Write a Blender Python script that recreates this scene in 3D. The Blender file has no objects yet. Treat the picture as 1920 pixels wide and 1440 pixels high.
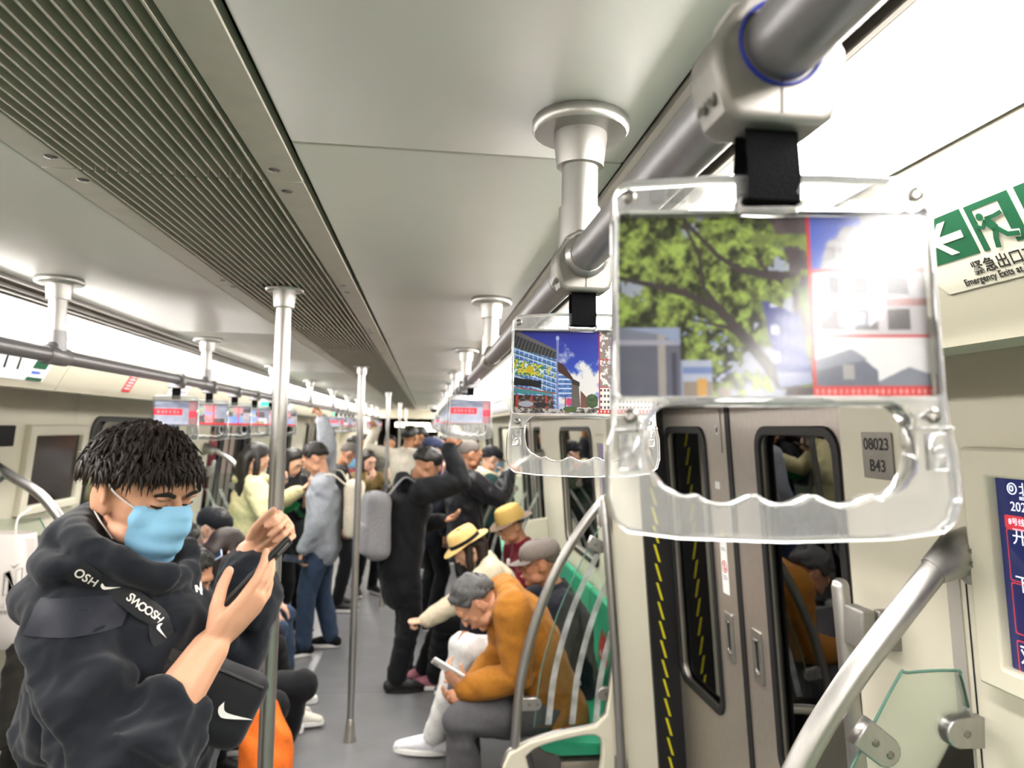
import bpy, bmesh, math, random
import numpy as np
from mathutils import Vector, Matrix
random.seed(7); RNG = np.random.RandomState(7)
S = bpy.context.scene; COL = S.collection
V = lambda *a: np.array(a, float)
# ---------------------------------------------------------------- camera, world, exposure
cam = bpy.data.cameras.new('camera'); co = bpy.data.objects.new('camera', cam); COL.objects.link(co)
cam.sensor_width = 36; cam.lens = 1345/1920*36; cam.clip_start = .02; cam.clip_end = 100
_r, _u, _f = Vector((.99289, -.11719, .02066)), Vector((-.02781, -.0597, .99783)), Vector((.1157, .99131, .06253))
M4 = Matrix((_r, _u, -_f)).transposed().to_4x4(); M4.translation = (0, 0, 1.78); co.matrix_world = M4
cam.dof.use_dof = True; cam.dof.focus_distance = .80; cam.dof.aperture_fstop = 7.5
S.camera = co
w = bpy.data.worlds.new('world'); S.world = w; w.use_nodes = True
w.node_tree.nodes['Background'].inputs[0].default_value = (.10, .11, .12, 1); w.node_tree.nodes['Background'].inputs[1].default_value = .25
S.view_settings.view_transform = 'Standard'; S.view_settings.look = 'None'; S.view_settings.gamma = 1; S.view_settings.exposure = 1.2
S.view_settings.use_curve_mapping = False
S.cycles.max_bounces = 14; S.cycles.transmission_bounces = 12; S.cycles.transparent_max_bounces = 16; S.cycles.diffuse_bounces = 6; S.cycles.glossy_bounces = 4
S.cycles.caustics_reflective = False; S.cycles.caustics_refractive = False; S.cycles.sample_clamp_indirect = 6
LAMP = 20
ZC = 2.13; CX = -.39                      # ceiling height, centre line of the car
Y0, Y1 = -3.0, 15.0
# ---------------------------------------------------------------- helpers
def lin(h):
    if isinstance(h, str):
        h = h.lstrip('#'); h = [int(h[i:i+2], 16)/255 for i in (0, 2, 4)]
    return tuple(c/12.92 if c <= .04045 else ((c+.055)/1.055)**2.4 for c in h)
MC = {}
def mat(name, col, rough=.5, metal=0, var=.06, scale=20, bump=0, bscale=200, spec=.5, coat=0, emit=0, stretch=None, sheen=0):
    """procedural material: base colour mottled by noise, roughness varied, fine bump"""
    if name in MC: return MC[name]
    m = bpy.data.materials.new(name); m.use_nodes = True; N = m.node_tree.nodes; L = m.node_tree.links
    b = N['Principled BSDF']; c = lin(col)
    tc = N.new('ShaderNodeTexCoord'); mp = N.new('ShaderNodeMapping'); L.new(tc.outputs['Object'], mp.inputs[0])
    if stretch: mp.inputs['Scale'].default_value = stretch
    nz = N.new('ShaderNodeTexNoise'); nz.inputs['Scale'].default_value = scale; nz.inputs['Detail'].default_value = 4; L.new(mp.outputs[0], nz.inputs['Vector'])
    rp = N.new('ShaderNodeValToRGB'); L.new(nz.outputs[0], rp.inputs[0])
    rp.color_ramp.elements[0].position = .3; rp.color_ramp.elements[1].position = .7
    rp.color_ramp.elements[0].color = (*[x*(1-var) for x in c], 1); rp.color_ramp.elements[1].color = (*[min(1, x*(1+var)) for x in c], 1)
    L.new(rp.outputs[0], b.inputs['Base Color'])
    b.inputs['Roughness'].default_value = rough; b.inputs['Metallic'].default_value = metal; b.inputs['Specular IOR Level'].default_value = spec
    b.inputs['Coat Weight'].default_value = coat
    if sheen: b.inputs['Sheen Weight'].default_value = sheen; b.inputs['Sheen Roughness'].default_value = .5
    if bump:
        n2 = N.new('ShaderNodeTexNoise'); n2.inputs['Scale'].default_value = bscale; n2.inputs['Detail'].default_value = 3; L.new(mp.outputs[0], n2.inputs['Vector'])
        bp = N.new('ShaderNodeBump'); bp.inputs['Strength'].default_value = bump; bp.inputs['Distance'].default_value = .002
        L.new(n2.outputs[0], bp.inputs['Height']); L.new(bp.outputs[0], b.inputs['Normal'])
    if emit:
        L.new(rp.outputs[0], b.inputs['Emission Color']); b.inputs['Emission Strength'].default_value = emit
    MC[name] = m; return m
def glassmat(name, tint='#dfeae6', refl=1.0, rough=.0, ior=1.5, haze=0):
    """thin sheet: transparent with Fresnel reflection"""
    if name in MC: return MC[name]
    m = bpy.data.materials.new(name); m.use_nodes = True; N = m.node_tree.nodes; L = m.node_tree.links
    N.remove(N['Principled BSDF']); o = N['Material Output']
    t = N.new('ShaderNodeBsdfTransparent'); t.inputs[0].default_value = (*lin(tint), 1)
    g = N.new('ShaderNodeBsdfGlossy'); g.inputs['Roughness'].default_value = rough
    f = N.new('ShaderNodeFresnel'); f.inputs['IOR'].default_value = ior
    mx = N.new('ShaderNodeMixShader'); mul = N.new('ShaderNodeMath'); mul.operation = 'MULTIPLY'; mul.inputs[1].default_value = refl; mul.use_clamp = True
    L.new(f.outputs[0], mul.inputs[0]); L.new(mul.outputs[0], mx.inputs[0]); L.new(t.outputs[0], mx.inputs[1]); L.new(g.outputs[0], mx.inputs[2])
    out = mx.outputs[0]
    if haze:
        d = N.new('ShaderNodeBsdfDiffuse'); d.inputs[0].default_value = (.8, .82, .8, 1); m2 = N.new('ShaderNodeMixShader')
        nz = N.new('ShaderNodeTexNoise'); nz.inputs['Scale'].default_value = 30; mm = N.new('ShaderNodeMath'); mm.operation = 'MULTIPLY'; mm.inputs[1].default_value = haze*2
        L.new(nz.outputs[0], mm.inputs[0]); L.new(mm.outputs[0], m2.inputs[0]); L.new(out, m2.inputs[1]); L.new(d.outputs[0], m2.inputs[2]); out = m2.outputs[0]
    L.new(out, o.inputs[0]); MC[name] = m; return m
def solidglass(name, col='#ffffff', rough=.03, ior=1.49, haze=.86):
    if name in MC: return MC[name]
    m = bpy.data.materials.new(name); m.use_nodes = True; N = m.node_tree.nodes; L = m.node_tree.links; b = N['Principled BSDF']
    b.inputs['Base Color'].default_value = (*lin(col), 1); b.inputs['Transmission Weight'].default_value = haze; b.inputs['IOR'].default_value = ior
    nz = N.new('ShaderNodeTexNoise'); nz.inputs['Scale'].default_value = 60; mr = N.new('ShaderNodeMapRange'); mr.inputs['To Min'].default_value = 0; mr.inputs['To Max'].default_value = rough*2
    L.new(nz.outputs[0], mr.inputs['Value']); L.new(mr.outputs[0], b.inputs['Roughness']); MC[name] = m; return m
def paintmat(name='print', rough=.6, emit=0):
    if name in MC: return MC[name]
    m = bpy.data.materials.new(name); m.use_nodes = True; N = m.node_tree.nodes; L = m.node_tree.links; b = N['Principled BSDF']
    a = N.new('ShaderNodeAttribute'); a.attribute_name = 'Col'; L.new(a.outputs['Color'], b.inputs['Base Color']); b.inputs['Roughness'].default_value = rough; b.inputs['Specular IOR Level'].default_value = .15
    if emit: L.new(a.outputs['Color'], b.inputs['Emission Color']); b.inputs['Emission Strength'].default_value = emit
    MC[name] = m; return m
ORG = {}
def org(o): return ORG.get(o.name, np.zeros(3)) if o else np.zeros(3)
def tag(o, label=None, cat=None, group=None, kind=None):
    if label: o['label'] = label
    if cat: o['category'] = cat
    if group: o['group'] = group
    if kind: o['kind'] = kind
    return o
def empty(name, loc, label=None, cat=None, group=None, kind=None):
    o = bpy.data.objects.new(name, None); COL.objects.link(o); o.location = loc; o.empty_display_size = .05; ORG[o.name] = V(*loc)
    return tag(o, label, cat, group, kind)
class MB:
    """collects shapes in world coordinates; build() links them as one mesh object"""
    def __init__(s): s.v = []; s.f = []; s.n = 0
    def add(s, vs, fs):
        s.v.append(np.asarray(vs, float).reshape(-1, 3)); s.f += [tuple(i+s.n for i in f) for f in fs]; s.n += len(s.v[-1]); return s
    def box(s, lo, hi, R=None, at=None):
        lo, hi = V(*lo), V(*hi); p = np.array([[x, y, z] for x in (lo[0], hi[0]) for y in (lo[1], hi[1]) for z in (lo[2], hi[2])])
        if R is not None: p = p@np.asarray(R).T
        if at is not None: p = p+V(*at)
        return s.add(p, [(0, 1, 3, 2), (4, 6, 7, 5), (0, 4, 5, 1), (2, 3, 7, 6), (0, 2, 6, 4), (1, 5, 7, 3)])
    def rbox(s, c, h, r=.01, R=None, n=3):
        """rounded box: centre, half sizes, corner radius"""
        bm = bmesh.new(); bmesh.ops.create_cube(bm, size=2)
        for v in bm.verts: v.co = (v.co.x*h[0], v.co.y*h[1], v.co.z*h[2])
        bmesh.ops.bevel(bm, geom=bm.edges[:]+bm.verts[:], offset=min(r, .98*min(h)), segments=n, affect='EDGES', profile=.5)
        p = np.array([v.co[:] for v in bm.verts]); bm.verts.index_update(); fs = [tuple(v.index for v in f.verts) for f in bm.faces]; bm.free()
        if R is not None: p = p@np.asarray(R).T
        return s.add(p+V(*c), fs)
    def tube(s, pts, rad, n=10, lat=None, cap=True, round_=True):
        pts = np.asarray(pts, float); k = len(pts)
        if np.isscalar(rad): rad = [rad]*k
        rr = np.array([(r, r) if np.isscalar(r) else r for r in rad], float)
        T = np.gradient(pts, axis=0); T /= np.linalg.norm(T, axis=1)[:, None]+1e-12
        if cap and round_:
            A = [pts[0]-T[0]*rr[0].mean()*.85, pts[0]-T[0]*rr[0].mean()*.55]; B = [pts[-1]+T[-1]*rr[-1].mean()*.55, pts[-1]+T[-1]*rr[-1].mean()*.85]
            pts = np.vstack([A, pts, B]); rr = np.vstack([rr[0]*.4, rr[0]*.8, rr, rr[-1]*.8, rr[-1]*.4]); T = np.vstack([T[0], T[0], T, T[-1], T[-1]]); k += 4
        u = None; vs = []
        for i in range(k):
            if lat is not None: q = V(*lat)
            elif u is not None: q = u
            else: q = V(1, 0, 0) if abs(T[i][0]) < .8 else V(0, 1, 0)
            q = q-T[i]*(q@T[i])
            if np.linalg.norm(q) < 1e-6: q = np.cross(T[i], V(.3, .9, .1))
            u = q/np.linalg.norm(q); b = np.cross(T[i], u)
            a = np.linspace(0, 2*np.pi, n, endpoint=False)
            vs.append(pts[i]+np.outer(np.cos(a)*rr[i][0], u)+np.outer(np.sin(a)*rr[i][1], b))
        fs = [(i*n+j, i*n+(j+1) % n, (i+1)*n+(j+1) % n, (i+1)*n+j) for i in range(k-1) for j in range(n)]
        if cap: fs += [tuple(range(n-1, -1, -1)), tuple(range((k-1)*n, k*n))]
        return s.add(np.vstack(vs), fs)
    def ell(s, c, r, R=None, n=12, m=8):
        th = np.linspace(0, np.pi, m+1)[1:-1]; a = np.linspace(0, 2*np.pi, n, endpoint=False)
        p = [(0, 0, 1)]+[(math.sin(t)*math.cos(x), math.sin(t)*math.sin(x), math.cos(t)) for t in th for x in a]+[(0, 0, -1)]
        p = np.array(p)*(V(*r) if not np.isscalar(r) else r)
        if R is not None: p = p@np.asarray(R).T
        fs = [(0, 1+j, 1+(j+1) % n) for j in range(n)]
        for i in range(m-2): fs += [(1+i*n+j, 1+(i+1)*n+j, 1+(i+1)*n+(j+1) % n, 1+i*n+(j+1) % n) for j in range(n)]
        e = 1+(m-1)*n; fs += [(e, e-n+(j+1) % n, e-n+j) for j in range(n)]
        return s.add(p+V(*c), fs)
    def lathe(s, prof, c=(0, 0, 0), R=None, n=20):
        """prof: list of (radius, height) turned about local z"""
        a = np.linspace(0, 2*np.pi, n, endpoint=False); k = len(prof)
        p = np.array([(r*math.cos(x), r*math.sin(x), h) for r, h in prof for x in a])
        if R is not None: p = p@np.asarray(R).T
        fs = [(i*n+j, i*n+(j+1) % n, (i+1)*n+(j+1) % n, (i+1)*n+j) for i in range(k-1) for j in range(n)]
        fs += [tuple(range(n-1, -1, -1)), tuple(range((k-1)*n, k*n))]
        return s.add(p+V(*c), fs)
    def grid(s, P):
        """P[i][j] points"""
        P = np.asarray(P, float); a, b = P.shape[:2]
        return s.add(P.reshape(-1, 3), [(i*b+j, i*b+j+1, (i+1)*b+j+1, (i+1)*b+j) for i in range(a-1) for j in range(b-1)])
    def ext(s, poly, axis, a, b, close=True):
        """closed 2D polygon extruded along an axis ('y': poly in x,z; 'x': poly in y,z)"""
        k = len(poly)
        mk = (lambda p, t: (p[0], t, p[1])) if axis == 'y' else (lambda p, t: (t, p[0], p[1])) if axis == 'x' else (lambda p, t: (p[0], p[1], t))
        vs = [mk(p, a) for p in poly]+[mk(p, b) for p in poly]
        return s.add(vs, [(i, (i+1) % k, k+(i+1) % k, k+i) for i in range(k)]+[tuple(range(k-1, -1, -1)), tuple(range(k, 2*k))])
    def mesh(s, name, origin=None):
        vs = np.vstack(s.v)
        if origin is not None: vs = vs-origin
        me = bpy.data.meshes.new(name); me.from_pydata(vs.tolist(), [], s.f); me.update(); return me
    def build(s, name, m, parent=None, smooth=True, angle=40, bevel=0, fix=True):
        me = s.mesh(name, org(parent)); return link(name, me, m, parent, smooth, angle, bevel, fix)
def link(name, me, m, parent=None, smooth=True, angle=40, bevel=0, fix=False):
    bm = bmesh.new(); bm.from_mesh(me)
    if fix: bmesh.ops.recalc_face_normals(bm, faces=bm.faces[:])
    if bevel: bmesh.ops.bevel(bm, geom=[e for e in bm.edges if len(e.link_faces) == 2 and e.calc_face_angle(0) > .5], offset=bevel, segments=2, affect='EDGES', clamp_overlap=True)
    if smooth:
        for f in bm.faces: f.smooth = True
        for e in bm.edges:
            if len(e.link_faces) == 2 and e.calc_face_angle(0) > math.radians(angle): e.smooth = False
    bm.to_mesh(me); bm.free()
    me.materials.clear(); me.materials.append(m)
    o = bpy.data.objects.new(name, me); COL.objects.link(o)
    if parent: o.parent = parent; ORG[o.name] = org(parent)
    return o
def dup(root, loc, label=None, group=None):
    """copy a thing with its parts and sub-parts"""
    r = root.copy(); COL.objects.link(r); r.location = loc
    if label: r['label'] = label
    if group: r['group'] = group
    for ch in list(root.children):
        c = ch.copy(); COL.objects.link(c); c.parent = r
        for g in list(ch.children):
            d = g.copy(); COL.objects.link(d); d.parent = c
    return r
def basis(x, y, z): return np.array([x, y, z], float).T
def nrm(a): a = np.asarray(a, float); return a/(np.linalg.norm(a)+1e-12)
TMP = []
def curvemesh(cu):
    o = bpy.data.objects.new('t', cu); COL.objects.link(o); bpy.context.view_layer.update()
    me = bpy.data.meshes.new_from_object(o.evaluated_get(bpy.context.evaluated_depsgraph_get())); bpy.data.objects.remove(o); return me
def xform(me, R, at):
    k = len(me.vertices); a = np.empty(k*3); me.vertices.foreach_get('co', a); a = a.reshape(-1, 3)@np.asarray(R, float).T+V(*at); me.vertices.foreach_set('co', a.ravel()); me.update(); return me
def text(name, body, size, m, R, at, parent, align='LEFT', bold=0, ext=.0002, sx=1, shear=0):
    """lettering: R columns = reading direction, up, normal; at = baseline start in world coordinates"""
    cu = bpy.data.curves.new(name, 'FONT'); cu.body = body; cu.size = size; cu.align_x = align; cu.extrude = ext; cu.offset = bold; cu.resolution_u = 3; cu.shear = shear
    me = curvemesh(cu); R = np.asarray(R, float).copy(); R[:, 0] *= sx; xform(me, R, V(*at)-org(parent)); return link(name, me, m, parent, smooth=False)
def shape(name, loops, m, R, at, parent, depth=.0004, bevel=0, smooth=False, bres=1):
    """flat 2D outline(s) with holes -> plate of thickness 2*depth; R columns = x, y, normal"""
    cu = bpy.data.curves.new(name, 'CURVE'); cu.dimensions = '2D'; cu.fill_mode = 'BOTH'; cu.extrude = max(depth-bevel, 0); cu.bevel_depth = bevel; cu.bevel_resolution = bres; cu.offset = -bevel
    for lp in loops:
        sp = cu.splines.new('POLY'); sp.points.add(len(lp)-1)
        for p, q in zip(sp.points, lp): p.co = (q[0], q[1], 0, 1)
        sp.use_cyclic_u = True
    me = curvemesh(cu); xform(me, R, V(*at)-org(parent)); return link(name, me, m, parent, smooth=smooth, angle=35)
def rr(x0, y0, x1, y1, r, n=6):
    """rounded rectangle loop"""
    r = min(r, abs(x1-x0)/2-1e-5, abs(y1-y0)/2-1e-5); P = []
    for cx, cy, a0 in ((x1-r, y1-r, 0), (x0+r, y1-r, 90), (x0+r, y0+r, 180), (x1-r, y0+r, 270)):
        for i in range(n+1): t = math.radians(a0+90*i/n); P.append((cx+r*math.cos(t), cy+r*math.sin(t)))
    return P
def circ(x, y, r, n=16): return [(x+r*math.cos(2*math.pi*i/n), y+r*math.sin(2*math.pi*i/n)) for i in range(n)]
def spline(pts, k=8):
    """Catmull-Rom through points"""
    P = [np.asarray(p, float) for p in pts]; P = [2*P[0]-P[1]]+P+[2*P[-1]-P[-2]]; out = []
    for i in range(1, len(P)-2):
        for t in np.linspace(0, 1, k, endpoint=False):
            a, b, c, d = P[i-1:i+3]; out.append(.5*((2*b)+(c-a)*t+(2*a-5*b+4*c-d)*t*t+(3*b-a-3*c+d)*t**3))
    return np.array(out+[P[-2]])
def painted(name, img, m, R, at, w, h, parent):
    """flat print: grid mesh w x h whose vertex colours are the painted picture (rows top to bottom, sRGB)"""
    H, W = img.shape[:2]; me = bpy.data.meshes.new(name)
    xs = np.linspace(0, w, W); ys = np.linspace(h, 0, H); X, Yv = np.meshgrid(xs, ys)
    p = np.stack([X, Yv, X*0], -1).reshape(-1, 3)@np.asarray(R, float).T+V(*at)-org(parent)
    idx = np.arange(H*W).reshape(H, W); q = np.stack([idx[1:, :-1], idx[1:, 1:], idx[:-1, 1:], idx[:-1, :-1]], -1).reshape(-1, 4)
    me.vertices.add(len(p)); me.vertices.foreach_set('co', p.ravel()); me.loops.add(q.size); me.loops.foreach_set('vertex_index', q.ravel()); me.polygons.add(len(q)); me.polygons.foreach_set('loop_start', np.arange(len(q))*4)
    me.update(calc_edges=True)
    c = np.clip(img, 0, 1).reshape(-1, 3); c = np.where(c <= .04045, c/12.92, ((c+.055)/1.055)**2.4)
    at_ = me.color_attributes.new('Col', 'FLOAT_COLOR', 'POINT'); at_.data.foreach_set('color', np.hstack([c, np.ones((len(c), 1))]).ravel())
    me.materials.append(m); o = bpy.data.objects.new(name, me); COL.objects.link(o)
    if parent: o.parent = parent; ORG[o.name] = org(parent)
    return o
# ---------------------------------------------------------------- materials
M = dict(
 ceil=mat('ceiling_paint', '#d6d3cc', .40, .0, .04, 3, .02, 80), grille=mat('grille_paint', '#c4bdb1', .42, .1, .05, 30), dark=mat('dark_void', '#0c0c0d', .8, 0, .1),
 duct=mat('duct_grey', '#8f897f', .7, 0, .15, 6), alu=mat('anodised_aluminium', '#a8a6a2', .36, .9, .05, 60, .03, 600, stretch=(1, 1, .05)), alud=mat('aluminium_trim', '#9d9890', .4, .7, .06, 20),
 steel=mat('brushed_steel', '#bbb4ac', .40, .85, .10, 40, .04, 400, stretch=(8, 8, .4)), rail=mat('satin_dark_rail', '#8c8a8c', .42, .7, .05, 80), cast=mat('cast_aluminium', '#8a8782', .5, .7, .05, 150, .06, 900),
 cream=mat('cream_panel', '#d6d1bd', .5, 0, .02, 4, .05, 900), cream2=mat('cream_panel_inner', '#cfcab6', .55, 0, .03, 4, .04, 600), floor=mat('grey_floor', '#6f6f71', .33, 0, .10, 5, .03, 300),
 black=mat('black_rubber', '#101011', .55, 0, .15, 40), web=mat('black_webbing', '#0a0a0c', .9, 0, .2, 300, .5, 900, spec=.08), white=mat('white_print', '#ecebe7', .45, 0, .02), green=mat('sign_green', '#0b4d30', .45, 0, .05, 60),
 red=mat('sticker_red', '#c8202e', .45, 0, .05, 60), ink=mat('ink_black', '#161616', .5, 0, .05), yellow=mat('hazard_yellow', '#d9cf1c', .5, 0, .05), blue=mat('gasket_blue', '#1a2c8c', .5, 0, .05),
 seat=mat('green_seat', '#2aa27d', .4, 0, .05, 20), screw=mat('screw_steel', '#8f8c88', .3, 1, .1, 90), plate=mat('number_plate_grey', '#96928b', .4, .7, .05), grey=mat('plastic_grey', '#8d8a86', .5, 0, .05),
 glassw=glassmat('window_glass', '#b9c6c6', 1.6), glassd=glassmat('draught_glass', '#f2f7f4', 1.0), frost=glassmat('frosted_stripe', '#d5d9d6', .6, .3, haze=.35), edge=mat('glass_edge', '#5f8577', .2, 0, .05),
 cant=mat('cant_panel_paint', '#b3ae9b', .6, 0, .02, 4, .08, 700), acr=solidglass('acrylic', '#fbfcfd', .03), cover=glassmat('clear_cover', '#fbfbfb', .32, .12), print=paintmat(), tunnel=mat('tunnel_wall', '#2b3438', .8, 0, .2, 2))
def emis(name, col, st):
    m = bpy.data.materials.new(name); m.use_nodes = True; N = m.node_tree.nodes; L = m.node_tree.links; N.remove(N['Principled BSDF'])
    e = N.new('ShaderNodeEmission'); e.inputs[1].default_value = st; nz = N.new('ShaderNodeTexNoise'); nz.inputs['Scale'].default_value = 2; rp = N.new('ShaderNodeValToRGB'); c = lin(col)
    rp.color_ramp.elements[0].color = (*[x*.97 for x in c], 1); rp.color_ramp.elements[1].color = (*c, 1); L.new(nz.outputs[0], rp.inputs[0]); L.new(rp.outputs[0], e.inputs[0]); L.new(e.outputs[0], N['Material Output'].inputs[0]); MC[name] = m; return m
M['lamp'] = emis('lamp_diffuser', '#fffaf5', LAMP); M['led'] = emis('green_led', '#35e08a', 2.0); M['warm'] = emis('warm_panel', '#fff2d0', 2.5)
# ================================================================ the car: structure
def X(s, a): return CX+s*a
def wx(s, z, off=0): return CX+s*(1.345+.08*(1.8-z)-off)
_k = math.hypot(1, .08)
def wl(s, off=0):
    """frame of a side wall: R columns = reading direction, up, inward normal; point at z=1.8; off = inward offset"""
    n = V(-s, 0, -.08)/_k; e2 = V(-s*.08, 0, 1)/_k; e1 = np.cross(e2, n)
    return basis(e1, e2, n), V(CX+s*1.345, 0, 1.8)+n*off
def wrect(s, ya, yb, za, zb, r=.002, n=5):
    a, b = sorted((-s*ya, -s*yb)); return rr(a, (za-1.8)*_k, b, (zb-1.8)*_k, r, n)
def wpt(s, y, z, off=0): R, at = wl(s, off); return at+R@V(-s*y, (z-1.8)*_k, 0)
def wplate(name, s, ya, yb, za, zb, m, parent, r=.002, off=0, depth=.003, holes=(), bevel=0):
    R, at = wl(s, off); return shape(name, [wrect(s, ya, yb, za, zb, r)]+list(holes), m, R, at, parent, depth, bevel)
# floor
fl = MB().box((CX-1.6, Y0, -.06), (CX+1.6, Y1+9, -.004)).build('floor', M['floor']); tag(fl, 'speckled dark grey rubber floor along the aisle', kind='structure')
for i, y in enumerate(np.arange(Y0, Y1+6, 2.0)):
    for x in (-1.6, -.53, .54): MB().box((CX+x+.002, y+.002, -.01), (CX+x+1.065, y+1.998, 0)).build('floor_sheet', M['floor'], fl)
# ceiling with panels and grille
ce = MB().box((CX-1.6, Y0, 2.34), (CX+1.6, Y1, 2.36)).build('ceiling', M['dark']); tag(ce, 'grey metal ceiling of flat panels with a slatted air grille', kind='structure')
joints = [Y0]+[.9+1.985*k for k in range(-1, 8)]
joints = [j for j in joints if j < Y1]+[Y1]
for a, b in zip(joints[:-1], joints[1:]):
    for x0, x1 in ((-.178, .245), (-1.025, -.546)):
        MB().rbox(((x0+x1)/2, (a+b)/2, ZC+.01), ((x1-x0)/2, (b-a)/2-.0025, .01), .003, n=2).build('ceiling_panel', M['ceil'], ce)
NS = 17; sx0, sx1 = -.494, -.239
def slat_mb(x, a, b): return MB().box((x-.0012, a, ZC-.002), (x+.0012, b, ZC+.038))
gr_y = [1.045+.81*k for k in range(-5, 18)]
for k, a in enumerate(gr_y):
    b = a+.81
    if a > Y1-.5: break
    gp = MB()
    for x0, x1 in ((-.544, -.496), (-.237, -.187)): gp.rbox(((x0+x1)/2, (a+b)/2, ZC+.008), ((x1-x0)/2, .4035, .009), .0015, n=1)
    gp.box((-.544, a+.003, ZC+.02), (-.19, a+.02, ZC+.03)).box((-.544, b-.02, ZC+.02), (-.19, b-.003, ZC+.03))
    g = gp.build('grille_panel', M['grille'], ce)
    xs = np.linspace(sx0+.006, sx1-.006, NS)
    if 0 < b and a < 2.5:
        base = None
        for x in xs:
            if base is None: base = slat_mb(0, a+.004, b-.004).mesh('slat'); base.materials.append(M['grille'])
            o = bpy.data.objects.new('slat', base); COL.objects.link(o); o.parent = g; o.location = (x, 0, 0)
    else:
        q = MB()
        for x in xs: q.box((x-.0012, a+.004, ZC-.002), (x+.0012, b-.004, ZC+.038))
        tag(q.build('slats', M['grille'], g), kind='stuff')
    sc = MB()
    if a < 6:
        for x in (-.507, -.219):
            for y in (a+.045, b-.045):
                sc.lathe([(.0085, 0), (.0085, -.0015), (.006, -.003), (.0035, -.003), (.0025, -.0005), (.0001, -.0005)], (x, y, ZC), n=12)
        sc.build('screws', M['screw'], g); 
# plenum plates above the grille with the openings of the duct between them
for a, b, x0, x1 in [(Y0, .1, -.56, -.17), (.1, .76, -.56, -.385), (.76, 1.45, -.56, -.17), (1.45, 2.0, -.56, -.40), (2.0, 2.9, -.56, -.17), (2.9, 3.4, -.56, -.40), (3.4, Y1, -.56, -.17)]:
    MB().box((x0, a, ZC+.042), (x1, b, ZC+.046)).build('duct_plate', M['duct'], ce)
# ceiling edge trims, light strips, cant panels
for s, nm, side in ((1, 'trim_1', 'right'), (-1, 'trim_2', 'left')):
    t = MB().box((X(s, .64), Y0, ZC+.06), (X(s, .80), Y1, ZC+.065)).build(nm, M['dark']); tag(t, f'slotted aluminium trim between the ceiling and the {side} light strip', kind='structure')
    for a0, a1, z0, z1 in ((.6365, .646, 2.122, 2.14), (.65, .688, 2.13, 2.138), (.688, .693, 2.116, 2.14), (.712, .718, 2.112, 2.16), (.7285, .7315, 2.118, 2.16), (.742, .748, 2.110, 2.15), (.752, .772, 2.113, 2.12), (.747, .775, 2.1205, 2.126), (.69, .752, 2.142, 2.147)):
        MB().box((X(s, a0), Y0, z0), (X(s, a1), Y1, z1)).build('trim_strip', M['alud'], t)
    for k, y in enumerate((.75, 1.32, 2.4, 3.6)): MB().box((X(s, .695), y, ZC-.004), (X(s, .711), y+.09, ZC+.008)).build('slot_stop', M['black'], t)
    L = empty('light_strip', (X(s, .83), Y0, 2.1), f'bright white light strip running along the ceiling above the {side} windows', 'ceiling light')
    y = Y0+.55-1.165
    prof = [(.772+.125*t, 2.117-.042*t-.016*math.sin(math.pi*t)) for t in np.linspace(0, 1, 7)]
    while y < Y1-.1:
        b = min(y+1.165, Y1); q = [(X(s, a), z) for a, z in prof]; q2 = q+[(p[0], p[1]+.003) for p in q[::-1]]
        MB().ext(q2, 'y', max(y, Y0)+.004, b-.004).build('diffuser', M['lamp'], L)
        MB().ext([(X(s, a), z-.002) for a, z in prof]+[(X(s, a), z+.012) for a, z in prof[::-1]], 'y', b-.0035, b+.0035).build('end_cap', M['grey'], L); y += 1.165
    MB().ext([(X(s, .77), 2.13), (X(s, .9), 2.10), (X(s, .9), 2.16), (X(s, .77), 2.17)], 'y', Y0, Y1).build('housing', M['alud'], L)
    MB().ext([(X(s, .896), 2.072), (X(s, .903), 2.074), (X(s, .903), 2.09), (X(s, .896), 2.088)], 'y', Y0, Y1).build('edge_strip', M['alu'], L)
def cantpt(s, y, d, off=0):
    """point on the cant panel: d = distance down the slope from its upper edge"""
    e = V(s*.1, 0, -.187)/.21206; n = V(-s*.187, 0, -.1)/.21206; return V(X(s, .899), y, 2.077)+e*d+n*off
def cantR(s): e = V(s*.1, 0, -.187)/.21206; n = V(-s*.187, 0, -.1)/.21206; return basis(np.cross(-e, n), -e, n)
walls = {}
for s, nm, side in ((1, 'wall_right', 'right'), (-1, 'wall_left', 'left')):
    w_ = MB().ext([(wx(s, 0, -.09), 0), (wx(s, .02, -.09), .0), (wx(s, .02, -.1), .35), (wx(s, .35, -.1), .35)], 'y', Y0, Y1).build(nm, M['cream2']); walls[s] = w_
    tag(w_, f'cream painted {side} side wall with doors and windows', kind='structure')
    js = [Y0, -1.6, .62-1.1, 2.865-.7, 2.865] if s < 0 else [Y0, -1.4, 1.30, 3.1]
    while js[-1] < Y1-1.5: js.append(js[-1]+2.25)
    js[-1] = Y1
    for a, b in zip(js[:-1], js[1:]):
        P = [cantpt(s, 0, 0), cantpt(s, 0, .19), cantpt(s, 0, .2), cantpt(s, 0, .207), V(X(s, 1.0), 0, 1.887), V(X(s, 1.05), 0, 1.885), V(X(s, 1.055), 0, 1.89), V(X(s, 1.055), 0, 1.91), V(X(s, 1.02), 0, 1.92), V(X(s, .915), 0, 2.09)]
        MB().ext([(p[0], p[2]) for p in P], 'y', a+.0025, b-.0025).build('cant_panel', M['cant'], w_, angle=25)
        MB().lathe([(.012, 0), (.012, -.002), (.006, -.002), (.005, .002), (.0001, .002)], (X(s, 1.027), (b-.22) if s > 0 else a+.25, 1.886), n=12).build('lock_screw', M['screw'], w_)
    MB().box((X(s, 1.05), Y0, 2.12), (X(s, 1.6), Y1, 2.14)).build('header_void', M['dark'], w_)
DOORS = [-2.26, 2.24, 6.74, 11.24]; DH = .645; DT = 1.868
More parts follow.
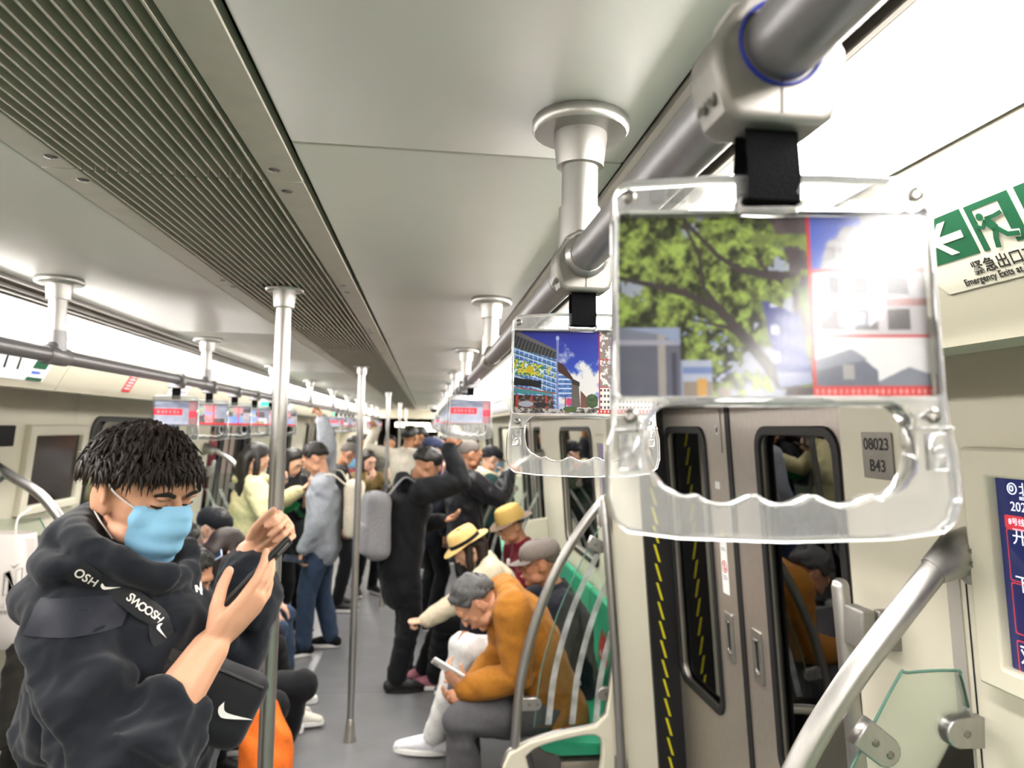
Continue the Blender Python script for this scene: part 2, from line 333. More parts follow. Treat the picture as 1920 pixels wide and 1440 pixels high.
def wall_run(s, a, b):
    w_ = walls[s]; c = (a+b)/2
    if b-a > 2:
        wa, wb = (4.16, 5.12) if (s > 0 and a < 4 < b) else (4.00, 5.28) if (s < 0 and a < 4 < b) else (c-.6, c+.6)
        n = window(s, wa, wb); hole = wrect(s, wa, wb, 1.0, 1.775, .07)
        wplate('wall_panel', s, a, wa-.2, .3, 2.1, M['cream'], w_, off=-.006, depth=.006); wplate('wall_panel', s, wa-.197, wb+.2, .3, 2.1, M['cream'], w_, off=-.006, depth=.006, holes=[hole]); wplate('wall_panel', s, wb+.203, b, .3, 2.1, M['cream'], w_, off=-.006, depth=.006)
    else: wplate('wall_panel', s, a, b, .3, 2.1, M['cream'], w_, off=-.006, depth=.006)
WN = [0]
def window(s, a, b):
    WN[0] += 1; R, at = wl(s)
    f = shape(f'window_{WN[0]}', [wrect(s, a-.028, b+.028, .972, 1.803, .09), wrect(s, a, b, 1.0, 1.775, .07)], M['black'], R, wl(s, .001)[1], None, .008, .004); tag(f, kind='structure')
    wplate('pane', s, a-.01, b+.01, .99, 1.785, M['glassw'], f, .07, -.02, .003)
    return f
DN = [0]
def door(s, yc, near=False):
    DN[0] += 1; R, at = wl(s, -.03)
    d = wplate(f'door_{DN[0]}', s, yc-DH-.03, yc+DH+.03, DT, 1.90, M['alud'], None, off=-.02, depth=.008); tag(d, kind='structure')
    for t in (-1, 1):
        y0, y1 = yc+t*.016, yc+t*(DH+.03); wa, wb = yc+t*.205, yc+t*.62
        lf = shape('door_leaf', [wrect(s, y0, y1, .03, DT, .004), wrect(s, wa, wb, .80, 1.79, .055)], M['steel'], R, at, d, .014, .002)
        wplate('window_pane', s, wa, wb, .80, 1.79, M['glassw'], lf, .05, -.036, .003)
        shape('window_seal', [wrect(s, wa-t*.012, wb+t*.012, .788, 1.802, .065), wrect(s, wa+t*.014, wb-t*.014, .814, 1.776, .045)], M['black'], R, wl(s, -.014)[1], lf, .006, .003)
        wplate('seam_rubber', s, yc+t*.001, yc+t*.016, .03, DT, M['black'], lf, .002, -.022, .010)
        if near:
            yy = yc+t*.103
            shape('handle_recess', [wrect(s, yy-.031, yy+.031, 1.02, 1.18, .006), wrect(s, yy-.013, yy+.013, 1.055, 1.145, .008)], M['alu'], R, wl(s, -.013)[1], lf, .004, .002)
            wplate('recess_back', s, yy-.014, yy+.014, 1.05, 1.15, M['dark'], lf, .004, -.0155, .001)
            for z in (1.050, 1.151): MB().tube([wpt(s, yy-.012, z, -.007), wpt(s, yy+.012, z, -.007)], .004, 8).build('handle_lip', M['screw'], lf)
    for t in (-1, 1):
        e = yc+t*(DH+.012)
        fr = wplate('door_jamb', s, e, e+t*.085, .03, 1.93, M['black'] if t > 0 else M['cream'], d, .002, -.016, .012)
        if t > 0 and s > 0:
            nd = 0
            for i in range(nd):
                z = 1.86-i*.075; R2, a2 = wl(s, -.003)
                u = -s*(e+.047); lp = [(u-.011, (z-.06-1.8)), (u+.011, (z-.075-1.8)), (u+.011, z-.02-1.8), (u-.011, z-.005-1.8)]
                shape('hazard_dash', [lp], M['yellow'], R2, a2, fr, .0006)
    wplate('door_header', s, yc-DH-.1, yc+DH+.1, 1.90, 2.1, M['cream2'], d, .002, -.01, .006)
    wplate('door_sill', s, yc-DH-.1, yc+DH+.1, 0, .03, M['steel'], d, .002, -.03, .02)
for s in (1, -1):
    edges = []
    for yc in DOORS: door(s, yc, near=(s > 0 and 0 < yc < 4)); edges += [yc-DH-.097, yc+DH+.097+(.0 if True else 0)]
    a = Y0
    for yc in DOORS:
        if yc-DH-.1 > a: wall_run(s, a, yc-DH-.1)
        a = yc+DH+.1
    wall_run(s, a, Y1)
# partition beside the first right-hand door: cream face, black return with yellow hazard dashes
pc = MB().add([(wx(1, z, o), y, z) for z in (0, 1.93) for o, y in ((.215, 2.925), (.215, 3.0), (-.02, 3.0), (-.02, 2.905), (.098, 2.905))], [(0, 1, 2, 3, 4), (9, 8, 7, 6, 5), (0, 5, 6, 1), (1, 6, 7, 2), (2, 7, 8, 3), (3, 8, 9, 4), (4, 9, 5, 0)]).build('door_partition', M['cream'], walls[1], bevel=.004)
br_ = MB().add([(wx(1, z, o), y, z) for z in (.02, 1.9) for o, y in ((.097, 2.885), (.097, 2.906), (-.03, 2.906), (-.03, 2.885))], [(0, 1, 2, 3), (7, 6, 5, 4), (0, 4, 5, 1), (1, 5, 6, 2), (2, 6, 7, 3), (3, 7, 4, 0)]).build('rubber_return', M['black'], walls[1])
for i in range(24):
    z = 1.86-i*.077; c_ = lambda o, dz: (wx(1, z+dz, o), 2.8842, z+dz)
    MB().add([c_(.060, 0), c_(.050, -.004), c_(.034, -.074), c_(.044, -.070)]+[(p[0], 2.8848, p[2]) for p in (c_(.060, 0), c_(.050, -.004), c_(.034, -.074), c_(.044, -.070))], [(0, 1, 2, 3), (7, 6, 5, 4), (0, 4, 5, 1), (1, 5, 6, 2), (2, 6, 7, 3), (3, 7, 4, 0)]).build('hazard_dash', M['yellow'], br_)
wplate('joint_strip', 1, 1.262, 1.228, .3, 1.56, mat('strip_grey', '#b4b0a6', .45, .2), walls[1], .001, .001, .0015)
wplate('joint_strip', 1, 1.215, 1.212, .3, 1.56, M['dark'], walls[1], .0005, .0005, .0008)
# far end bulkhead with its gangway, and the next car's ceiling beyond it
eb = shape('wall_far', [rr(-1.5, 0, 1.5, 2.2, .01), rr(-.62, .03, .62, 1.95, .05)], M['cream2'], basis((1, 0, 0), (0, 0, 1), (0, -1, 0)), V(CX, Y1, 0), None, .03); tag(eb, 'cream end wall with an open gangway', kind='structure')
nb = shape('wall_near', [rr(-1.5, 0, 1.5, 2.2, .01)], M['cream2'], basis((1, 0, 0), (0, 0, 1), (0, 1, 0)), V(CX, Y0, 0), None, .03); tag(nb, 'cream end wall behind the viewer', kind='structure')
gw = MB().box((CX-.75, Y1+.05, 2.0), (CX+.75, Y1+8, 2.03)).box((CX-.75, Y1+.05, 0), (CX-.72, Y1+8, 2.0)).box((CX+.72, Y1+.05, 0), (CX+.75, Y1+8, 2.0)).box((CX-.75, Y1+8, 0), (CX+.75, Y1+8.05, 2.03)).build('wall_gangway', M['duct']); tag(gw, 'dark grey gangway bellows', kind='structure')
# tunnel outside, and the lit advertising box seen through the left window
for s in (1, -1):
    tw = MB().box((X(s, 2.25), Y0-2, -1.5), (X(s, 2.35), Y1+2, 3.5)).build('wall_tunnel', M['tunnel']); tag(tw, 'dark tunnel wall outside the windows', kind='structure')
ab = empty('advertising_lightbox', (-2.45, 5.6, .8), 'glowing blue advertising lightbox outside the left window behind the masked man', 'lightbox')
MB().box((-2.52, 4.3, .75), (-2.44, 8.0, 1.95)).build('casing', M['alud'], ab)
h, w_n = 60, 120; yy, xx = np.mgrid[0:1:h*1j, 0:1:w_n*1j]
im = np.zeros((h, w_n, 3)); im[:] = (.45, .68, .96); im[...] -= yy[..., None]*np.array([.42, .36, .06]); wv = np.sin(xx*9+3*np.sin(yy*7))*np.cos(yy*16+xx*5); im += (wv*.07)[..., None]*np.array([1, .9, .4])
im[(np.abs(xx-.45) < .10) & (yy > .12)] *= .8; im[(yy < .05)] = (.1, .12, .2)
painted('lit_picture', im, paintmat('lightbox_print', .3, 1.6), basis((0, 1, 0), (0, 0, 1), (1, 0, 0)), V(-2.438, 4.35, .8), 3.6, 1.1, ab)
# ================================================================ benches, end panels, draught screens
def bench(s, a, b, label):
    t = empty('bench_seat', (X(s, 1.1), (a+b)/2, .0), label, 'bench'); n = int((b-a)/.445); st = (b-a)/n
    MB().box((X(s, 1.0), a, .02), (X(s, 1.42), b, .36)).build('bench_base', M['steel'], t)
    for i in range(n):
        y = a+st*(i+.5); prof = [(.93, .40), (.90, .425), (.93, .445), (1.10, .43), (1.28, .42), (1.335, .45), (1.35, .56), (1.365, .80), (1.36, .86), (1.40, .86), (1.43, .6), (1.42, .38), (1.0, .38)]
        P = [(X(s, p[0]-.0), p[1]) for p in prof]; g = MB().ext(P, 'y', y-st/2+.006, y+st/2-.006).build('seat_shell', M['seat'], t, angle=50, bevel=.006)
    return t
bench(1, 3.12, 5.75, 'green moulded bench seat on the right behind the curved rail'); bench(-1, 3.12, 5.75, 'green moulded bench seat on the left behind the hooded man')
bench(1, -1.2, 1.08, 'green bench seat below the screen on the right'); bench(1, 7.7, 10.2, 'green bench seat on the right beyond the second door'); bench(-1, 7.7, 10.2, 'green bench seat on the left beyond the second door')
def screen(s, y, label, far=True, t_=1):
    """curved grab rail with a glass draught screen at a bench end"""
    yc = y; n = V(0, 1, 0); t = empty('draught_screen', (X(s, 1.2), y, 0), label, 'grab rail')
    if far:
        pts = [(1.335, 1.60), (1.255, 1.55), (1.125, 1.46), (.985, 1.26), (.88, 1.03), (.808, .76), (.785, .48)]
    else:
        pts = [(1.345, 1.595), (1.31, 1.57), (1.185, 1.428), (1.11, 1.335), (1.03, 1.213), (.93, 1.0), (.85, .75), (.82, .5)]
    P = spline([(X(s, a), y, z) for a, z in pts], 6); r = .0225 if not far else .020
    MB().tube(P, r, 16).build('curved_rail', M['alu'], t)
    # flared foot on the wall
    f = MB(); f.tube([(X(s, 1.285), y, 1.545), (X(s, 1.325), y, 1.572), (X(s, 1.352), y, 1.572)], [(.024, .026), (.03, .042), (.031, .052)], 14, lat=(0, 1, 0), round_=False); ft = f.build('rail_foot', M['alu'], t)
    for z in (1.585, 1.562): MB().lathe([(.006, 0), (.006, .002), (.003, .002), (.0025, 0), (.0001, 0)], (X(s, 1.338), y-.03, z), basis((1, 0, 0), (0, 0, 1), (0, -1, 0)), 10).build('screw', M['screw'], ft)
    # glass sheet follows the rail at a small distance
    g = [(X(s, a+.075), z) for a, z in [(1.07, 1.215+.0), (1.0, 1.08), (.93, .9), (.89, .72), (.875, .53)]]
    if far: g = [(X(s, a), z) for a, z in [(1.30, 1.38), (1.14, 1.385), (1.06, 1.24), (.96, 1.02), (.89, .78), (.865, .55), (1.33, .55)]]
    else: g = [(X(s, a), z) for a, z in [(1.335, 1.36), (1.325, 1.372), (1.235, 1.370), (1.215, 1.360), (1.13, 1.215), (1.04, 1.05), (.97, .87), (.93, .7), (.92, .55), (1.37, .55), (1.355, 1.2), (1.348, 1.31)]]
    R = basis((1, 0, 0), (0, 0, 1), (0, -1, 0)); gl = shape('glass_sheet', [g], M['glassd'], R, V(0, y, 0), t, .004)
    def edge_tube(P): MB().tube(spline([(p[0], y, p[1]) for p in P], 4), .0028, 6).build('glass_edge', M['edge'], gl)
    edge_tube(g[1:6] if far else [g[11], g[0], g[1], g[2], g[3], g[4], g[5], g[6], g[7]])
    for k, d in enumerate((.05, .15, .25)) if far else []:
        st = [(X(s, a+d), z) for a, z in [(1.06, 1.26), (.955, 1.03), (.885, .78), (.86, .56)]]; q = spline([(p[0], p[1]) for p in st], 5)
        lp = [tuple(p) for p in q]+[(p[0]+s*.026, p[1]) for p in q[::-1]]; shape('frosted_stripe', [lp], M['frost'], R, V(0, y-.0046, 0), gl, .0003)
    for (a, z, ang, ln) in (((1.165, 1.258, -38, .05), (1.34, 1.268, 180, .03)) if not far else ((.84, .645, 0, .05), (1.17, .68, 180, .03), (1.11, 1.30, -25, .05))):
        c, sn = math.cos(math.radians(ang)), math.sin(math.radians(ang)); lp = [(-.03, -.026), (-.03, .026), (ln*.55, .026)]+[(ln*.55+.026*math.cos(t), .026*math.sin(t)) for t in np.linspace(1.4, -1.4, 7)]+[(ln*.55, -.026)]
        lp = [(X(s, a)+s*(p[0]*c-p[1]*sn), z+p[0]*sn+p[1]*c) for p in lp]; cl = shape('glass_clamp', [lp], M['alu'], R, V(0, y, 0), t, .013, .003)
        for q in ((0.0, 0), (.034, 0)) if ang != 180 else ((0.005, 0),):
            px, pz = X(s, a)+s*(q[0]*c), z+q[0]*sn
            MB().lathe([(.007, 0), (.007, .002), (.0045, .0025), (.004, .0012), (.0001, .0012)], (px, y-.0125, pz), basis((1, 0, 0), (0, 0, 1), (0, -1, 0)), 12).build('screw', M['screw'], cl)
    # bench-end panel: low shell at the aisle with an oval opening, rising along the wall
    lp = [(X(s, a), z) for a, z in [(.74, .02), (.735, .40), (.76, .455), (.85, .50), (1.0, .535), (1.12, .555), (1.165, .60), (1.19, .78), (1.215, .97), (1.25, 1.03), (1.40, 1.05), (1.45, .5), (1.45, .02)]]
    hole = [(X(s, a), z) for a, z in spline([(.83, .44), (.88, .475), (1.0, .505), (1.12, .515), (1.15, .46), (1.12, .33), (.95, .31), (.86, .36), (.83, .44)], 5)[:-1]]
    shape('end_panel', [lp, hole], M['cream'], R, V(0, y+.0, 0), t, .022, .008)
    MB().tube([(p[0], y, p[1]) for p in spline([(q[0], q[1]) for q in lp[1:10]], 4)], .009, 8).build('panel_rim', M['alu'], t)
    return t
screen(1, 1.19, 'curved satin grab rail with a clear glass screen beside the passenger display', far=False)
screen(1, 3.02, 'curved grab rail with a striped glass screen in front of the man in mustard')
screen(-1, 3.10, 'curved grab rail behind the hooded man with the white bag beside it')
screen(1, 5.95, 'curved grab rail beside the man in maroon, held by the man in the puffer jacket'); screen(-1, 5.95, 'curved grab rail beside the woman in the yellow jacket')
def doorpost(s, y, side, z0, z1, label, o=.0):
    t = empty('grab_bar', (wx(s, 1.2, .07), y, z0), label, 'grab bar')
    MB().tube([(wx(s, z1, .075+o), y, z1), (wx(s, (z0+z1)/2, .07+o), y, (z0+z1)/2), (wx(s, z0, .075+o), y, z0)], .0185, 16).build('handle_tube', M['alu'], t)
    for z in (z1-.075, z0+.1):
        p = V(wx(s, z, .07+o), y+side*.052, z); b = MB().rbox((p[0], p[1], z), (.016, .034, .042), .006).rbox((wx(s, z, .02+o), y+side*.075, z), (.028, .012, .042), .006).build('wall_bracket', M['cast'], t)
doorpost(1, 1.50, -1, .75, 1.452, 'upright satin grab handle on the cream pillar right of the steel door'); doorpost(1, 2.90, 1, .3, 1.50, 'long upright grab handle on the pillar left of the steel door', .175)
doorpost(-1, 2.98, 1, .75, 1.47, 'upright grab handle by the white bag on the left'); doorpost(-1, 6.0, -1, .75, 1.47, 'upright grab handle by the left door behind the woman in yellow')
# ================================================================ overhead rails with posts, poles
def flange_mb(q, x, y, z, big=True):
    q.lathe([(.053, 0), (.055, -.003), (.055, -.012), (.052, -.016), (.030, -.0165), (.030, -.024), (.0265, -.052), (.0262, -.054), (.0215, -.0545)], (x, y, z), n=24); return q
def orail(s, xs, z, ys, ylim, label):
    t = empty('overhead_rail', (xs, ylim[0], z), label, 'handrail'); y = ylim[0]; k = 0
    seg = [ylim[0]]+[v+.09 for v in ys if ylim[0] < v+.09 < ylim[1]][::3]+[ylim[1]]
    for a, b in zip(seg[:-1], seg[1:]): MB().tube([(xs, a, z), (xs, b-.002, z)], .0185, 18, round_=False).build('rail_tube', M['rail'], t)
    for y in ys:
        p = MB().tube([(xs, y, ZC-.05), (xs, y, z+.055)], .0205, 18, round_=False).build('hanger_post', M['alu'], t)
        flange_mb(MB(), xs, y, ZC).build('flange', M['alu'], p)
        q = MB().tube([(xs, y, z+.062), (xs, y, z+.012)], .0235, 18, round_=False); q.tube([(xs, y-.05, z), (xs, y-.045, z), (xs, y+.045, z), (xs, y+.05, z)], [.0195, .0235, .0235, .0195], 18, round_=False)
        q.tube([(xs, y-.035, z+.004), (xs, y, z+.035), (xs, y+.035, z+.004)], .016, 10); q.build('tee_joint', M['alu'] if s > 0 else M['rail'], p)
    return t
RX, RZ, LX, LZ = .163, 1.966, -.915, 1.937
orail(1, RX, RZ, [.779, 1.913, 3.17, 4.43, 5.7, 6.95, 8.2, 9.5, 10.8, 12.1, 13.4], (-2.5, 14.4), 'dark grey overhead handrail on posts along the right side')
orail(-1, LX, LZ, [-.6, .65, 1.88, 3.09, 4.40, 5.75, 7.1, 8.4, 9.7, 11.0, 12.3, 13.6], (-2.5, 14.4), 'dark grey overhead handrail on posts along the left side')
for i, (x, y, lb) in enumerate(((-.375, 1.89, 'upright steel pole gripped by the masked man in the foreground'), (-.387, 4.25, 'upright steel pole in the aisle beside the cream and grey backpacks'), (-.395, 7.33, 'third steel pole from the front, just behind the woman in olive'), (-.40, 10.6, 'fourth steel pole down the aisle'), (-.40, 13.6, 'farthest steel pole, near the end of the car'))):
    t = empty('grab_pole', (x, y, 0), lb, 'pole'); MB().tube([(x, y, 0), (x, y, ZC)], .0195, 20, round_=False).build('pole_tube', M['alu'], t)
    MB().lathe([(.046, 0), (.048, -.004), (.046, -.008), (.028, -.009), (.029, -.022), (.0255, -.05), (.0195, -.052)], (x, y, ZC), n=24).build('top_flange', M['alu'], t)
    MB().lathe([(.0195, .125), (.0225, .12), (.026, .08), (.033, 0.012), (.034, 0)], (x, y, 0), n=24).build('base_cone', M['steel'], t)
# ================================================================ flat prints painted in code
def vn(h, w_, f, seed, asp=None):
    """smooth value noise, f cells across the width"""
    r = np.random.RandomState(seed); fy = max(1, int(round(f*h/w_))) if asp is None else asp; g = r.rand(fy+2, f+2)
    y, x = np.mgrid[0:fy:h*1j, 0:f:w_*1j]; i, j = y.astype(int), x.astype(int); a, b = y-i, x-j; a = a*a*(3-2*a); b = b*b*(3-2*b)
    return g[i, j]*(1-a)*(1-b)+g[i+1, j]*a*(1-b)+g[i, j+1]*(1-a)*b+g[i+1, j+1]*a*b
def fbm(h, w_, f, seed, o=4): return sum(vn(h, w_, f*2**k, seed+k)*.5**k for k in range(o))/sum(.5**k for k in range(o))
def inpoly(xx, yy, P):
    m = np.zeros(xx.shape, bool); k = len(P)
    for i in range(k):
        (x1, y1), (x2, y2) = P[i], P[(i+1) % k]
        c = ((y1 > yy) != (y2 > yy)); m ^= c & (xx < (x2-x1)*(yy-y1)/((y2-y1) or 1e-9)+x1)
    return m
def stroke(xx, yy, P, r0, r1):
    m = np.zeros(xx.shape, bool)
    for i, (a, b) in enumerate(zip(P[:-1], P[1:])):
        a, b = V(*a), V(*b); d = b-a; t = np.clip(((xx-a[0])*d[0]+(yy-a[1])*d[1])/(d@d), 0, 1); q = (i+t)/(len(P)-1)
        m |= np.hypot(xx-a[0]-t*d[0], (yy-a[1]-t*d[1])*.56) < r0+(r1-r0)*q
    return m
def tree_print():
    h, w_ = 190, 330; yy, xx = np.mgrid[0:1:h*1j, 0:1:w_*1j]; im = np.zeros((h, w_, 3))
    im[:] = (.60, .63, .70)
    n = fbm(h, w_, 9, 3, 5); n2 = fbm(h, w_, 34, 11, 3); n3 = fbm(h, w_, 75, 31, 2)
    im[(xx < .36) & (yy > .55)] = (.55, .60, .72)
    b1 = inpoly(xx, yy, [(0, .62), (.14, .66), (.20, .72), (.20, 1), (0, 1)]); im[b1] = (.37, .38, .44); im[b1 & (yy < .72)] = (.46, .48, .55)
    im[b1 & (xx > .125) & (xx < .15)] = (.62, .60, .58); im[b1 & (np.sin(xx*150) > .3) & (xx > .15) & (yy > .76)] = (.25, .25, .32); im[b1 & (yy > .69) & (yy < .715)] = (.62, .62, .68)
    b2 = (xx > .205) & (xx < .36) & (yy > .7); im[b2] = (.66, .69, .78); im[b2 & (np.sin(yy*75) > .2)] = (.42, .50, .70); im[b2 & (yy > .92)] = (.55, .50, .45); im[(xx > .25) & (xx < .28) & (yy > .9)] = (.80, .60, .25)
    fol = (n+.18*(n3-.5)+.35*(1-np.hypot((xx-.28)/.5, (yy-.32)/.6)) > .52) & (xx < .64) & ((yy < .62) | (xx > .20)) & ((xx > .3) | (yy < .8-.0*xx))
    k_ = np.clip(.5+1.5*(n2-.5)+1.1*(n3-.5)+.5*(n-.5), 0, 1)[..., None]; g = V(.20, .22, .12)*(1-k_)+V(.60, .70, .32)*k_; im = np.where(fol[..., None], g, im)
    dk = fol & (n2 < .40); im[dk] = im[dk]*.62
    br = (.22, .19, .19)
    for P, a, b in (([(.62, .34), (.5, .33), (.40, .30), (.33, .22), (.24, .05), (.22, 0)], .016, .005), ([(.52, .92), (.42, .70), (.33, .52), (.22, .43), (.1, .38), (.0, .34)], .024, .006), ([(.33, .52), (.28, .40), (.27, .22), (.22, .03)], .010, .005), ([(.60, .44), (.5, .33), (.45, .22)], .010, .004), ([(.42, .7), (.35, .62), (.22, .57)], .010, .003)): im[stroke(xx, yy, P, a, b)] = br
    tr = inpoly(xx, yy, [(.50, 0), (.63, 0), (.63, 1), (.53, 1), (.57, .6), (.56, .25)]); im[tr] = np.stack([.30+.12*(n2-.5), .26+.1*(n2-.5), .27+.1*(n2-.5)], -1)[tr]
    lf = (fbm(h, w_, 14, 40, 4) > .56) & (xx > .44) & (xx < .63) & (yy > .1) & (yy < .95); im[lf] = (np.stack([.36+.3*(n2-.4), .42+.3*(n2-.4), .18+.1*n2], -1))[lf]
    sg = inpoly(xx, yy, [(.468, .47), (.585, .55), (.62, .93), (.515, .95)]); im[sg] = (.22, .26, .52)
    im[sg & (np.sin(yy*60-xx*16) > .1) & (xx > .515) & (np.sin(xx*260) > -.6)] = (.42, .46, .68); im[sg & (np.abs(xx-.505) < .012) & (np.sin(yy*42) > .5)] = (.75, .77, .85)
    im[sg & (yy > .87)] = (.55, .58, .72)
    # right-hand column: three photographs with red rules
    c1 = (xx > .635) & (yy < .30); im[c1] = (.28, .37, .74)
    b = inpoly(xx, yy, [(.66, .3), (.69, .14), (.72, .12), (.74, .06), (.80, .05), (.80, .0), (.95, .0), (.96, .1), (1, .12), (1, .3)]); im[b] = (.62, .61, .64); im[b & (np.sin(yy*110) > .75)] = (.47, .46, .5)
    im[(xx > .69) & (xx < .75) & (yy > .17) & (yy < .24) & (np.sin(xx*330) > 0)] = (.16, .17, .2); im[(np.hypot((xx-.87)/.055, (yy-.27)/.07) < 1)] = (.42, .42, .45); im[b & (yy < .05) & (np.sin(xx*180) > .6)] = (.42, .42, .48)
    c2 = (xx > .635) & (yy > .315) & (yy < .665); im[c2] = (.72, .70, .72)
    for x0 in (.655, .765, .87): im[(xx > x0) & (xx < x0+.075) & (yy > .34) & (yy < .44)] = (.20, .21, .26); im[(xx > x0) & (xx < x0+.075) & (yy > .52) & (yy < .64)] = (.30, .28, .30)
    im[c2 & (np.abs(yy-.485) < .022)] = (.62, .44, .45)
    for x0, s in ((.645, .02), (.725, .04), (.82, .04)): im[inpoly(xx, yy, [(x0, .32), (x0+.04, .32), (x0+.045, .55), (x0-.01, .62)])] = (.80, .82, .86)
    im[(xx > .72) & (xx < .80) & (yy > .54) & (yy < .61)] = (.55, .60, .72)
    c3 = (xx > .635) & (yy > .68); im[c3] = (.86, .86, .87); im[inpoly(xx, yy, [(.635, .80), (.75, .74), (.83, .86), (.83, .95), (.635, .95)])] = (.40, .42, .48); im[inpoly(xx, yy, [(.635, .80), (.75, .74), (.80, .80), (.635, .86)])] = (.52, .54, .60)
    im[inpoly(xx, yy, [(.83, .92), (.93, .84), (1, .88), (1, .95), (.83, .95)])] = (.48, .50, .55); im[(xx > .72) & (xx < .755) & (yy > .83) & (yy < .91)] = (.62, .62, .62)
    for m in ((xx > .622) & (xx < .633), (xx > .622) & (np.abs(yy-.307) < .008), (xx > .622) & (np.abs(yy-.672) < .008)): im[m] = (.74, .18, .20)
    bt = (xx > .622) & (yy > .945); im[bt] = (.80, .22, .24); im[bt & (np.sin(xx*330) > .3) & (np.abs(yy-.975) < .014)] = (.92, .62, .6)
    return im*.97+.03*n2[..., None]
def shop_print():
    h, w_ = 280, 480; yy, xx = np.mgrid[0:1:h*1j, 0:1:w_*1j]; n = fbm(h, w_, 12, 5, 5); f1 = fbm(h, w_, 90, 9, 3); im = np.zeros((h, w_, 3)); t = yy[..., None]
    im[:] = V(.14, .16, .55)*(1-t)+V(.22, .42, .82)*t
    cl = np.clip((n-.50+.55*(yy-.42)+.25*(xx-.5))*5, 0, 1)[..., None]*(xx > .3)[..., None]; im = im*(1-cl)+cl*V(.86, .86, .86)
    fac = inpoly(xx, yy, [(0, .14), (.318, .32), (.31, 1), (0, 1)]); pat = np.stack([.22+.5*(f1-.35), .38+.5*(f1-.35), .68+.5*(f1-.4)], -1); im[fac] = pat[fac]
    im[fac & ((np.sin((yy-.55*xx)*95) > .80) | (np.sin(xx*190) > .90))] = (.72, .80, .88); im[fac & (np.sin((yy-.55*xx)*95+2) > .90)] = (.20, .36, .22)
    pn = inpoly(xx, yy, [(.0, .34), (.22, .42), (.215, .565), (0, .53)]); im[pn] = (.16, .45, .36); f2 = fbm(h, w_, 46, 77, 3); im[pn & (f2 > .53)] = (.78, .74, .25); im[pn & (f2 < .40)] = (.78, .85, .86); im[np.hypot((xx-.118)/.028, (yy-.47)/.05) < 1] = (.74, .66, .12)
    p2 = inpoly(xx, yy, [(.235, .42), (.30, .45), (.295, .60), (.232, .585)]); im[p2 & (f2 > .5)] = (.72, .74, .42)
    ev = inpoly(xx, yy, [(0, .0), (.03, .0), (.325, .235), (.318, .345), (.0, .20)]); im[ev] = (.17, .17, .19); im[ev & (np.sin((xx+yy*.2)*230) > .1)] = (.30, .30, .31); im[inpoly(xx, yy, [(0, 0), (.03, 0), (.325, .235), (.32, .26), (0, .04)])] = (.38, .37, .38)
    im[(np.abs(xx-.318) < .009) & (yy > .06) & (yy < 1)] = (.45, .50, .72); im[np.hypot((xx-.318)/.013, (yy-.08)/.03) < 1] = (.62, .68, .85)
    dk = inpoly(xx, yy, [(0, .57), (.2, .61), (.2, .69), (0, .66)]); im[dk] = (.07, .07, .09)
    im[inpoly(xx, yy, [(0, .70), (.29, .74), (.29, .78), (0, .76)])] = (.25, .52, .55); gr = inpoly(xx, yy, [(0, .78), (.29, .79), (.29, 1), (0, 1)]); im[gr] = (.20, .15, .15); im[gr & (f1 > .58)] = (.48, .40, .38); im[gr & (np.sin(xx*60) > .9)] = (.65, .22, .16)
    im[np.abs(yy-(.685+.25*xx)) < .006*(xx < .3)] = (.65, .2, .15)
    f3 = inpoly(xx, yy, [(.325, .50), (.42, .57), (.42, .82), (.325, .80)]); im[f3] = (pat*.9)[f3]; im[f3 & (np.sin(yy*110) > .5)] = (.72, .80, .9); im[inpoly(xx, yy, [(.318, .37), (.36, .40), (.43, .57), (.42, .6), (.32, .49)])] = (.26, .16, .15)
    im[inpoly(xx, yy, [(.42, .59), (.47, .62), (.485, .92), (.42, .95)])] = (.36, .33, .31); im[inpoly(xx, yy, [(.42, .57), (.48, .62), (.48, .67), (.42, .64)])] = (.2, .18, .18); im[inpoly(xx, yy, [(.485, .72), (.53, .80), (.54, .93), (.485, .93)])] = (.42, .26, .22)
    tr = (np.hypot((xx-.565)/.045, (yy-.85)/.085)+.8*(n-.5) < 1); im[tr] = np.stack([.20+.3*(f1-.4), .30+.3*(f1-.4), .14+.1*f1], -1)[tr]
    bt = inpoly(xx, yy, [(0, .93), (.3, .95), (.62, .93), (.62, 1), (0, 1)]); im[bt] = (.42, .40, .38); im[bt & (f1 > .55)] = (.2, .2, .2); im[bt & (f2 > .56)] = (.70, .68, .66)
    im[np.hypot((xx-.40)/.018, (yy-.86)/.05) < 1] = (.80, .22, .36); im[(np.abs(xx-.375) < .005) & (yy > .8)] = (.7, .22, .15); im[np.hypot((xx-.41)/.05, (yy-.95)/.035) < 1] = (.24, .34, .14); im[np.hypot((xx-.09)/.055, (yy-.89)/.035) < 1] = (.62, .64, .70); im[np.hypot((xx-.2)/.05, (yy-.90)/.03) < 1] = (.12, .12, .14)
    cl = (xx > .625); im[cl] = (.88, .87, .86); im[cl & (yy < .68) & (f2 > .45)] = (.55, .50, .48); im[cl & (yy > .7) & (np.sin(yy*90) > .2) & (np.sin(xx*240) > -.2)] = (.30, .28, .28)
    for m in ((xx > .618) & (xx < .627), cl & (np.abs(yy-.34) < .006), cl & (np.abs(yy-.68) < .006)): im[m] = (.78, .16, .16)
    rb = (xx > .605) & (yy > .95); im[rb] = (.74, .18, .16); im[rb & (np.sin(xx*240) > .2) & (np.abs(yy-.975) < .012)] = (.92, .8, .78)
    return im
